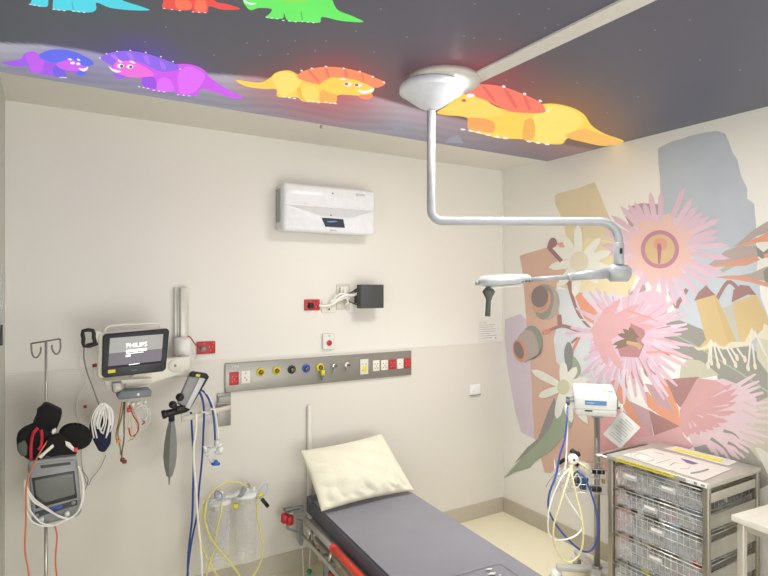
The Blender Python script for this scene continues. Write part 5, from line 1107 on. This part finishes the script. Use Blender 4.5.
# papers on the top
def tq(px, py, dz=.0): return onZ(px, py, KT+dz)
t = thing('paper_chart', 'white printed chart sheet lying on the cart top', 'paper', tq(660, 465, .001))
MB().prism([tq(622, 455, .0015), tq(652.5, 448.5, .0015), tq(732, 469, .0015), tq(703, 481, .0015)], (0, 0, .0015)).build('sheet', mat('laminate', (212, 209, 202), .3, coat=.3), t, flat=True)
b = MB(); INK = mat('ink_grey', (150, 146, 150), .5); z_ = .0034
b.tube([tq(644+9.5*math.cos(a), 457.6+3.2*math.sin(a)+.18*9.5*math.cos(a), z_) for a in [2*PI*i/16 for i in range(16)]], .0016, seg=4, closed=True)
b.tube([tq(643+12.5*math.cos(a), 457.3+4.2*math.sin(a)+.18*12*math.cos(a), z_) for a in [2*PI*i/16 for i in range(5, 14)]], .0012, seg=4)
b.tube([tq(655, 463.5, z_), tq(670, 459.5, z_)], .001, seg=4, smooth=False); b.tube([tq(670, 465.5, z_), tq(674, 463, z_), tq(679, 463.5, z_)], .0022, seg=4); b.tube([tq(680, 469, z_), tq(688, 468.5, z_), tq(690, 466, z_)], .0012, seg=4)
b.tube([tq(691, 473.5, z_), tq(700, 472, z_), tq(708, 469.5, z_)], .0055, seg=4)
b.mi = 1; b.poly([tq(680, 458, .0036), tq(690, 460.5, .0036), tq(699, 463.5, .0036), tq(693, 464.5, .0036), tq(687, 463, .0036)]); b.tube([tq(655, 452.5, z_), tq(664, 454.5, z_)], .0012, seg=4, smooth=False)
b.build('printing', [INK, mat('ink_violet', (110, 90, 140), .5)], t, flat=True)
t = thing('paper_chart', 'second white sheet with a broad yellow stripe, behind the first on the cart top', 'paper', tq(700, 456, .001))
MB().prism([tq(664, 448.5, .001), tq(676, 446.3, .001), tq(738, 461.5, .001), tq(728, 466, .001)], (0, 0, .001)).build('sheet', mat('laminate', (212, 209, 202)), t, flat=True)
MB().prism([tq(672, 449.2, .0026), tq(676, 448.2, .0026), tq(724, 460, .0026), tq(721, 462, .0026)], (0, 0, .0005)).build('yellow_stripe', YEL, t, flat=True)
# yellow tape along front edge
def ed(px): return onX(px, 0, KX0-.0065).y
t = thing('edge_label', 'long yellow printed label along the front edge of the cart top', 'label', (KX0-.007, (ed(617)+ed(674))/2, KT-.02))
MB().box((KX0-.0075, ed(674), KT-.017), (KX0-.006, ed(617), KT-.001)).build('strip', mat('label_yellow', (214, 200, 50), .5), t, flat=True)
b = MB(); nn = 46
for i in range(nn):
    y = ed(619)+(ed(672)-ed(619))*i/nn
    if i % 7 != 3: b.box((KX0-.0080, y-.0035, KT-.011), (KX0-.0074, y+.001, KT-.007))
b.build('printing', mat('label_ink', (110, 104, 60), .6), t, flat=True)
t = thing('edge_label', 'short white printed label at the right of the cart top front edge', 'label', (KX0-.007, (ed(686)+ed(707))/2, KT-.02))
MB().box((KX0-.0075, ed(707), KT-.019), (KX0-.006, ed(686), KT-.003)).build('strip', WHITE, t, flat=True)
b = MB(); b.box((KX0-.0080, ed(697), KT-.018), (KX0-.0074, ed(694), KT-.004)); b.box((KX0-.0080, ed(705), KT-.016), (KX0-.0074, ed(701), KT-.006)); b.build('printing', GREYP, t, flat=True)

# ================================================================ VENTILATOR STAND
DS = 3.29
PP = dp(597, 470, DS); PP.z = 0
vst = thing('ventilator_stand', 'grey pole stand on casters holding the white breathing unit', 'stand', PP)
POLE = mat('stand_pole', (168, 166, 160), .35, metal=.6)
b = MB(); b.cyl(PP+Vector((0, 0, .11)), PP+Vector((0, 0, dp(597, 416, DS).z)), .0175, seg=20); b.build('pole', POLE, vst)
MB().cyl(PP+Vector((0, 0, .095)), PP+Vector((0, 0, .125)), .03, seg=24, bev=.004).build('pole_collar', POLE, vst)
BASE = mat('stand_base', (200, 200, 196), .4)
fp = onZ(556, 570, .06)
dirs = []
legs = [onZ(556, 572, .07), onZ(580, 561, .07)]
a0 = math.atan2(legs[0].y-PP.y, legs[0].x-PP.x); R_leg = min(.27, (Vector((legs[0].x, legs[0].y, 0))-PP).length)
print('stand', PP[:], 'leg r', R_leg, 'a0', a0)
for k in range(5):
    a = a0+2*PI*k/5; rl = R_leg if k == 0 else min(R_leg, .26)
    e = PP+Vector((math.cos(a), math.sin(a), 0))*rl
    if e.x > XR-.05:
        rl *= (XR-.06-PP.x)/(e.x-PP.x); e = PP+Vector((math.cos(a), math.sin(a), 0))*rl
    n2 = Vector((-math.sin(a), math.cos(a), 0)); b = MB()
    b.prism([PP+n2*.032+Vector((0, 0, .085)), e+n2*.02+Vector((0, 0, .085)), e-n2*.02+Vector((0, 0, .085)), PP-n2*.032+Vector((0, 0, .085))], (0, 0, .03), bev=.008, seg=3); lg = b.build('leg', BASE, vst)
    b = MB(); b.cyl(e+n2*.012+Vector((0, 0, .038)), e-n2*.012+Vector((0, 0, .038)), .038, seg=20, bev=.005); b.mi = 1; b.ell(e+Vector((0, 0, .06)), (.04, .03, .032)); b.build('caster', [GREYP, WHITE], lg)
# the breathing unit
PITCH = math.radians(14); yaw = math.radians(14); va = (Rv*math.cos(yaw)-Fv*math.sin(yaw)); vb = Vector((-va.y, va.x, 0))
if vb.dot(Fv) < 0: vb = -vb
fo = dp(574.6, 414.3, DS-.09); w_ = 38.8/FPX*(DS-.09)*1.02; hgt = 19.5/FPX*(DS-.09); 
Mu = Matrix((va, vb, Zv)).transposed().to_4x4(); Mu.translation = fo; Mu = Mu @ Matrix.Rotation(PITCH, 4, 'X')
un = thing('breathing_unit', 'white box shaped breathing unit with a blue label on the pole stand', 'medical device', fo)
MB().box((0, 0, 0), (w_, .19, hgt*1.02), Mu, bev=.012, seg=3).build('case', mat('unit_white', (224, 224, 221), .35), un)
MB().box((.004, -.001, -.006), (w_-.004, .145, .03), Mu, bev=.006).build('lower_case', mat('unit_low', (206, 206, 202), .4), un)
b = MB(); b.box((-.012+.012, .0, hgt*.3), (.012, -.0015, hgt*.32), Mu); b.bm.clear()
blb = MB().box((w_*.24, -.0022, hgt*.56), (w_*.75, .001, hgt*.80), Mu).build('blue_label', mat('label_blue', (92, 140, 186), .4), un, flat=True)
b = MB(); b.box((w_*.26, -.003, hgt*.66), (w_*.46, -.002, hgt*.70), Mu); b.build('label_line', mat('pale_b', (180, 205, 225)), blb, flat=True)
MB().box((w_*.24, -.003, hgt*.20), (w_*.42, .001, hgt*.27), Mu, bev=.001).build('indicator_slot', BLACK, un)
MB().box((-.001, -.0018, hgt*.325), (w_+.0005, .15, hgt*.335), Mu).build('seam', GREYP, un, flat=True)
b = MB(); b.box((w_*.72, .07, hgt*1.02), (w_*.80, .09, hgt*1.02+.0015), Mu); b.mi = 1; b.box((w_*.82, .065, hgt*1.02), (w_*.94, .085, hgt*1.02+.0015), Mu); b.build('top_sticker', [YEL, GREYP], un, flat=True)
MB().box((w_-.002, .01, .02), (w_+.006, .14, hgt*.92), Mu, bev=.004).build('end_panel', mat('end_g', (120, 120, 124), .5), un)
b = MB(); b.cyl(Mu @ Vector((0, .04, hgt*.82)), Mu @ Vector((-.045, .03, hgt*.82)), .006); b.cyl(Mu @ Vector((0, .04, hgt*.58)), Mu @ Vector((-.04, .03, hgt*.55)), .007); b.build('port', GREYP, un)
b = MB(); b.cyl(Mu @ Vector((-.035, .03, hgt*.40)), Mu @ Vector((-.035, .03, hgt*.72)), .012); b.build('hose_port', [mat('port_dark', (96, 100, 112), .4)], un)
MB().cyl(Mu @ Vector((w_, .05, hgt*.25)), Mu @ Vector((w_+.02, .05, hgt*.25)), .006).build('side_knob', mat('knob_maroon', (110, 60, 70)), un)
MB().box((w_*.42, .03, -.03), (w_*.70, .12, -.004), Mu, bev=.004).build('mount', GREYP, un)
# hanging card
cd = thing('instruction_card', 'tilted grey instruction card hanging right of the breathing unit', 'card', dp(622, 447, 3.2))
c4 = [dp(621.5, 410.5, 3.22), dp(640.5, 427.5, 3.16), dp(620.5, 448.5, 3.16), dp(603, 434.5, 3.2)]
nn_ = (c4[1]-c4[0]).cross(c4[3]-c4[0]).normalized(); nn_ = nn_ if nn_.dot(Fv) > 0 else -nn_
MB().prism(c4, nn_*.002).build('card', mat('card_grey', (196, 196, 192), .5), cd, flat=True)
def cq(u_, v_): return (c4[0]*(1-u_)+c4[1]*u_)*(1-v_)+(c4[3]*(1-u_)+c4[2]*u_)*v_-nn_*.001
b = MB()
for k in range(9):
    v0 = .12+.09*k; u0, u1 = (.2, .85) if k % 3 else (.35, .7); b.prism([cq(u0, v0), cq(u1, v0), cq(u1, v0+.022), cq(u0, v0+.022)], -nn_*.0006)
b.build('print_lines', mat('print_mid', (150, 150, 150)), cd, flat=True)
b = MB(); b.box(c4[0]-Vector((.008, .004, .004)), c4[0]+Vector((.012, .004, .035)), bev=.002); b.build('hang_tab', CREAMW, cd)
# wire basket on the stand
BC = PP-va*.135-Vector((0, 0, 0)); zt = dp(570, 466, 3.2).z; zb = dp(570, 490, 3.2).z
Mk = Matrix((va, vb, Zv)).transposed().to_4x4(); Mk.translation = Vector((PP.x, PP.y, 0))-va*.24-vb*.16
b = MB(); W2, D2 = .33, .135
cn = [(0, 0), (W2, 0), (W2, D2), (0, D2)]
for z, r in ((zt, .003), (zt-.05, .0016), (zt-.09, .0016), (zb, .0025)): b.tube([Mk @ Vector((x, y, z)) for x, y in cn], r, seg=6, closed=True, smooth=False)
for i in range(13): x = W2*i/12; b.tube([Mk @ Vector(p) for p in ((x, 0, zt), (x, 0, zb), (x, D2, zb), (x, D2, zt))], .0014, seg=4, smooth=False)
for i in range(6): y = D2*i/5; b.tube([Mk @ Vector(p) for p in ((0, y, zt), (0, y, zb), (W2, y, zb), (W2, y, zt))], .0014, seg=4, smooth=False)
b.build('wire_basket', WIRE, vst)
b = MB(); b.box((.20, D2-.002, (zt+zb)/2), (.28, .15, (zt+zb)/2+.03), Mk, bev=.003); b.build('basket_clamp', BLACK, vst)
MB().cyl(PP+va*.025+Vector((0, 0, zb+.02)), PP+va*.045+Vector((0, 0, zb+.02)), .014, bev=.002).build('clamp_knob', mat('knob_gold', (170, 140, 70), .4), vst)
# things in the basket
def mk_(x, y, z): return Mk @ Vector((x, y, z))
MB().ell(mk_(.14, .07, zb+.055), (.05, .04, .05)).build('basket_item', DARK, label='dark fitting in the wire basket of the stand', cat='fitting')
MB().box((.13, .01, zb+.01), (.17, .05, zb+.10), Mk, bev=.01).build('basket_item', mat('item_blue', (36, 70, 110), .5), label='dark blue part in the wire basket behind the hoses', cat='fitting')
MB().box((.18, .015, zb+.004), (.25, .05, zb+.028), Mk, bev=.008).build('basket_item', BLACK, label='small black part at the bottom right of the stand basket', cat='fitting')
MB().tube([mk_(.02, .0, zt+.02), mk_(.05, -.01, zt+.045), mk_(.08, -.01, zt+.045), mk_(.12, 0, zt+.015)], .011).build('black_hose', BLACK, label='short black hose bent over the rim of the stand basket', cat='hose')
# face mask with cup
ms = thing('face_mask', 'clear breathing mask with a round white swivel over the stand basket', 'mask', dp(575, 465, 3.08))
q = dp(573.3, 459.3, 3.06); nv = -Fv
swv = MB().lathe([(0, .012), (.012, .012), (.018, .012), (.027, .008), (.029, 0), (.027, -.014), (0, -.014)], q, nv, 28).build('swivel', WHITE, ms)
MB().cyl(q-Fv*.0125, q-Fv*.016, .006, seg=14).build('swivel_hole', DARK, swv)
b = MB(); q2 = dp(585, 470, 3.09); b.ell(q2, (.052, .03, .04), Matrix.Rotation(.6, 4, 'Y')); b.build('mask_shell', mat('mask_clear', (206, 200, 190), .15, alpha=.55), ms)
b = MB(); b.tube([dp(578, 462, 3.08), dp(584, 466, 3.06), dp(591, 471.5, 3.08)], .006); b.build('rim', HYEL2, ms)
b = MB(); b.cyl(dp(571, 450, 3.1), dp(576, 454, 3.08), .014, bev=.003); b.cyl(dp(577, 452, 3.09), dp(579, 456, 3.09), .012, bev=.002); b.build('valve', BLACK, ms)
b = MB(); b.cyl(dp(571, 464, 3.06), dp(571, 471, 3.06), .012, .009); b.build('elbow', HYEL2, ms)
# hoses
def hose(label, pts, r, m, name='breathing_hose'): return MB().tube([dp(x, y, d) for x, y, d in pts], r, seg=12, n=7).build(name, m, label=label, cat='hose')
hose('blue hose from the breathing unit, sweeping in a large loop below the stand basket', [(567.5, 407, 3.16), (567, 420, 3.1), (565, 438, 3.06), (560, 455, 3.02), (556, 475, 2.98), (549, 495, 2.96), (549.5, 512, 2.96), (560, 530, 2.96), (575, 546, 2.96), (586, 552, 2.96), (594, 547, 2.96), (598, 532, 2.96), (596, 510, 2.98), (590, 490, 3.0), (584, 477, 3.02), (578, 471, 3.05)], .0052, HBLUE)
hose('white hose from the breathing unit down beside the blue one', [(566, 404, 3.17), (567.5, 420, 3.13), (567, 440, 3.1), (566, 460, 3.06), (565, 470, 3.03)], .0045, CABLEW)
hose('white hose making a teardrop loop below the swivel', [(570, 468, 3.04), (562, 477, 3.0), (554, 493, 2.97), (549, 510, 2.95), (548, 528, 2.95), (552, 538, 2.95), (562, 540, 2.95), (575, 536, 2.95), (582, 528, 2.95), (580, 518, 2.97), (570, 503, 3.0), (565, 494, 3.02)], .0042, CABLEW)
hose('cream hose making a long narrow loop below the swivel', [(571, 469, 3.03), (566, 485, 2.98), (560, 505, 2.95), (554, 525, 2.94), (554, 542, 2.94), (560, 556, 2.94), (569, 562, 2.94), (579, 555, 2.94), (583, 540, 2.94), (582, 520, 2.95), (577, 498, 2.98), (573, 480, 3.0), (571.5, 468, 3.03)], .0048, HYEL2)
MB().tube([dp(x, y, 3.04) for x, y in ((563, 468), (556, 473), (550, 480), (546, 487))], .0016, seg=6).build('thin_lead', CABLEG, label='thin grey lead sticking out left of the stand basket', cat='cable')
MB().tube([dp(x, y, 3.02) for x, y in ((567, 470), (572, 480), (577, 474), (581, 482), (575, 488), (568, 482), (563, 488), (567, 493))], .0035, seg=8).build('tube_tangle', CLEAR2, label='tangle of clear tubing in front of the stand basket', cat='tubing')
# ================================================================ SIDE TABLE (lower right)
TZ = .76; q0 = onZ(731, 514.4, TZ); e1 = (onZ(768, 504, TZ)-q0).normalized(); e2 = Vector((e1.y, -e1.x, 0))
if e2.y > 0: e2 = -e2
# turn slightly so both edges fit the picture
tb = thing('side_table', 'white topped side table at the lower right corner', 'table', Vector((q0.x, q0.y, 0)))
TW, TD = .44, .60
Mt = Matrix((e1, -e2, Zv)).transposed().to_4x4()
if Mt.to_3x3().determinant() < 0: Mt = Matrix((e1, e2, Zv)).transposed().to_4x4()
Mt.translation = Vector((q0.x, q0.y, 0)); sg = -1
print('table', q0[:], e1[:], e2[:], (Mt @ Vector((TW, 0, 0)))[:], (Mt @ Vector((TW, -TD, 0)))[:])
MB().box((0, -TD, TZ-.028), (TW, 0, TZ), Mt, bev=.003).build('table_top', mat('table_lam', (222, 218, 206), .35), tb)
TLG = mat('table_leg', (190, 186, 174), .4, metal=.3)
for x in (.03, TW-.03):
    for y in (-.03, -TD+.03): MB().box((x-.014, y-.014, 0), (x+.014, y+.014, TZ-.028), Mt, bev=.003).build('leg', TLG, tb)
b = MB(); b.box((.03, -.035, TZ-.06), (TW-.03, -.025, TZ-.028), Mt); b.box((.025, -TD+.03, TZ-.06), (.035, -.03, TZ-.028), Mt); b.build('apron', TLG, tb, flat=True)

# ================================================================ CAMERA, LIGHT
cam = bpy.data.cameras.new('camera'); co = bpy.data.objects.new('camera', cam); col.objects.link(co); co.location = CAM
co.rotation_euler = (PI/2, 0, -YAW); cam.sensor_width = 36; cam.lens = FPX/768*36; cam.shift_y = -1/768; cam.clip_start = .01
bpy.context.scene.camera = co
def area(name, loc, size, sy, power, color, rot=(0, 0, 0), spread=PI):
    l = bpy.data.lights.new(name, 'AREA'); l.shape = 'RECTANGLE'; l.size = size; l.size_y = sy; l.energy = power; l.color = color; l.spread = spread
    o = bpy.data.objects.new(name, l); col.objects.link(o); o.location = loc; o.rotation_euler = rot; return o
area('ceiling_light', (1.7, 1.8, PZ-.03), .5, .5, 25, (1, .985, .95))
area('corner_fill', (2.3, 2.1, PZ-.03), .5, .5, 11, (1, .985, .95), (0, 0, 0), 1.7)  # added downward fill for the floor and skirting near the corner
area('ceiling_light', (.4, -.3, PZ-.03), 1.2, .6, 4, (1, .995, .98))
area('front_fill', (1.0, -2.2, 1.35), 2.2, 2.3, 42, (1, .995, .98), (PI/2, 0, 0))  # added soft fill behind the camera, not a real doorway
area('side_fill', (-1.42, -.2, 1.35), 3.0, 2.0, 32, (1, .995, .98), (PI/2, 0, -PI/2))  # added fill from the left to even out the mural wall
area('bounce_fill', (1.1, -.9, .3), 2.2, 1.6, 50, (1, .99, .96), (2.45, 0, 0))  # added upward lamp imitating light bounced off the floor onto the ceiling
w = bpy.data.worlds.new('room_air'); bpy.context.scene.world = w; w.use_nodes = True; w.node_tree.nodes['Background'].inputs[0].default_value = (.8, .8, .8, 1); w.node_tree.nodes['Background'].inputs[1].default_value = .3
sc_ = bpy.context.scene
sc_.view_settings.view_transform = 'Standard'; sc_.view_settings.look = 'None'; sc_.view_settings.exposure = 0
sc_.cycles.use_denoising = True
sc_.cycles.max_bounces = 8; sc_.cycles.transparent_max_bounces = 24
for o in list(col.objects):
    if '_w' in o: del o['_w']
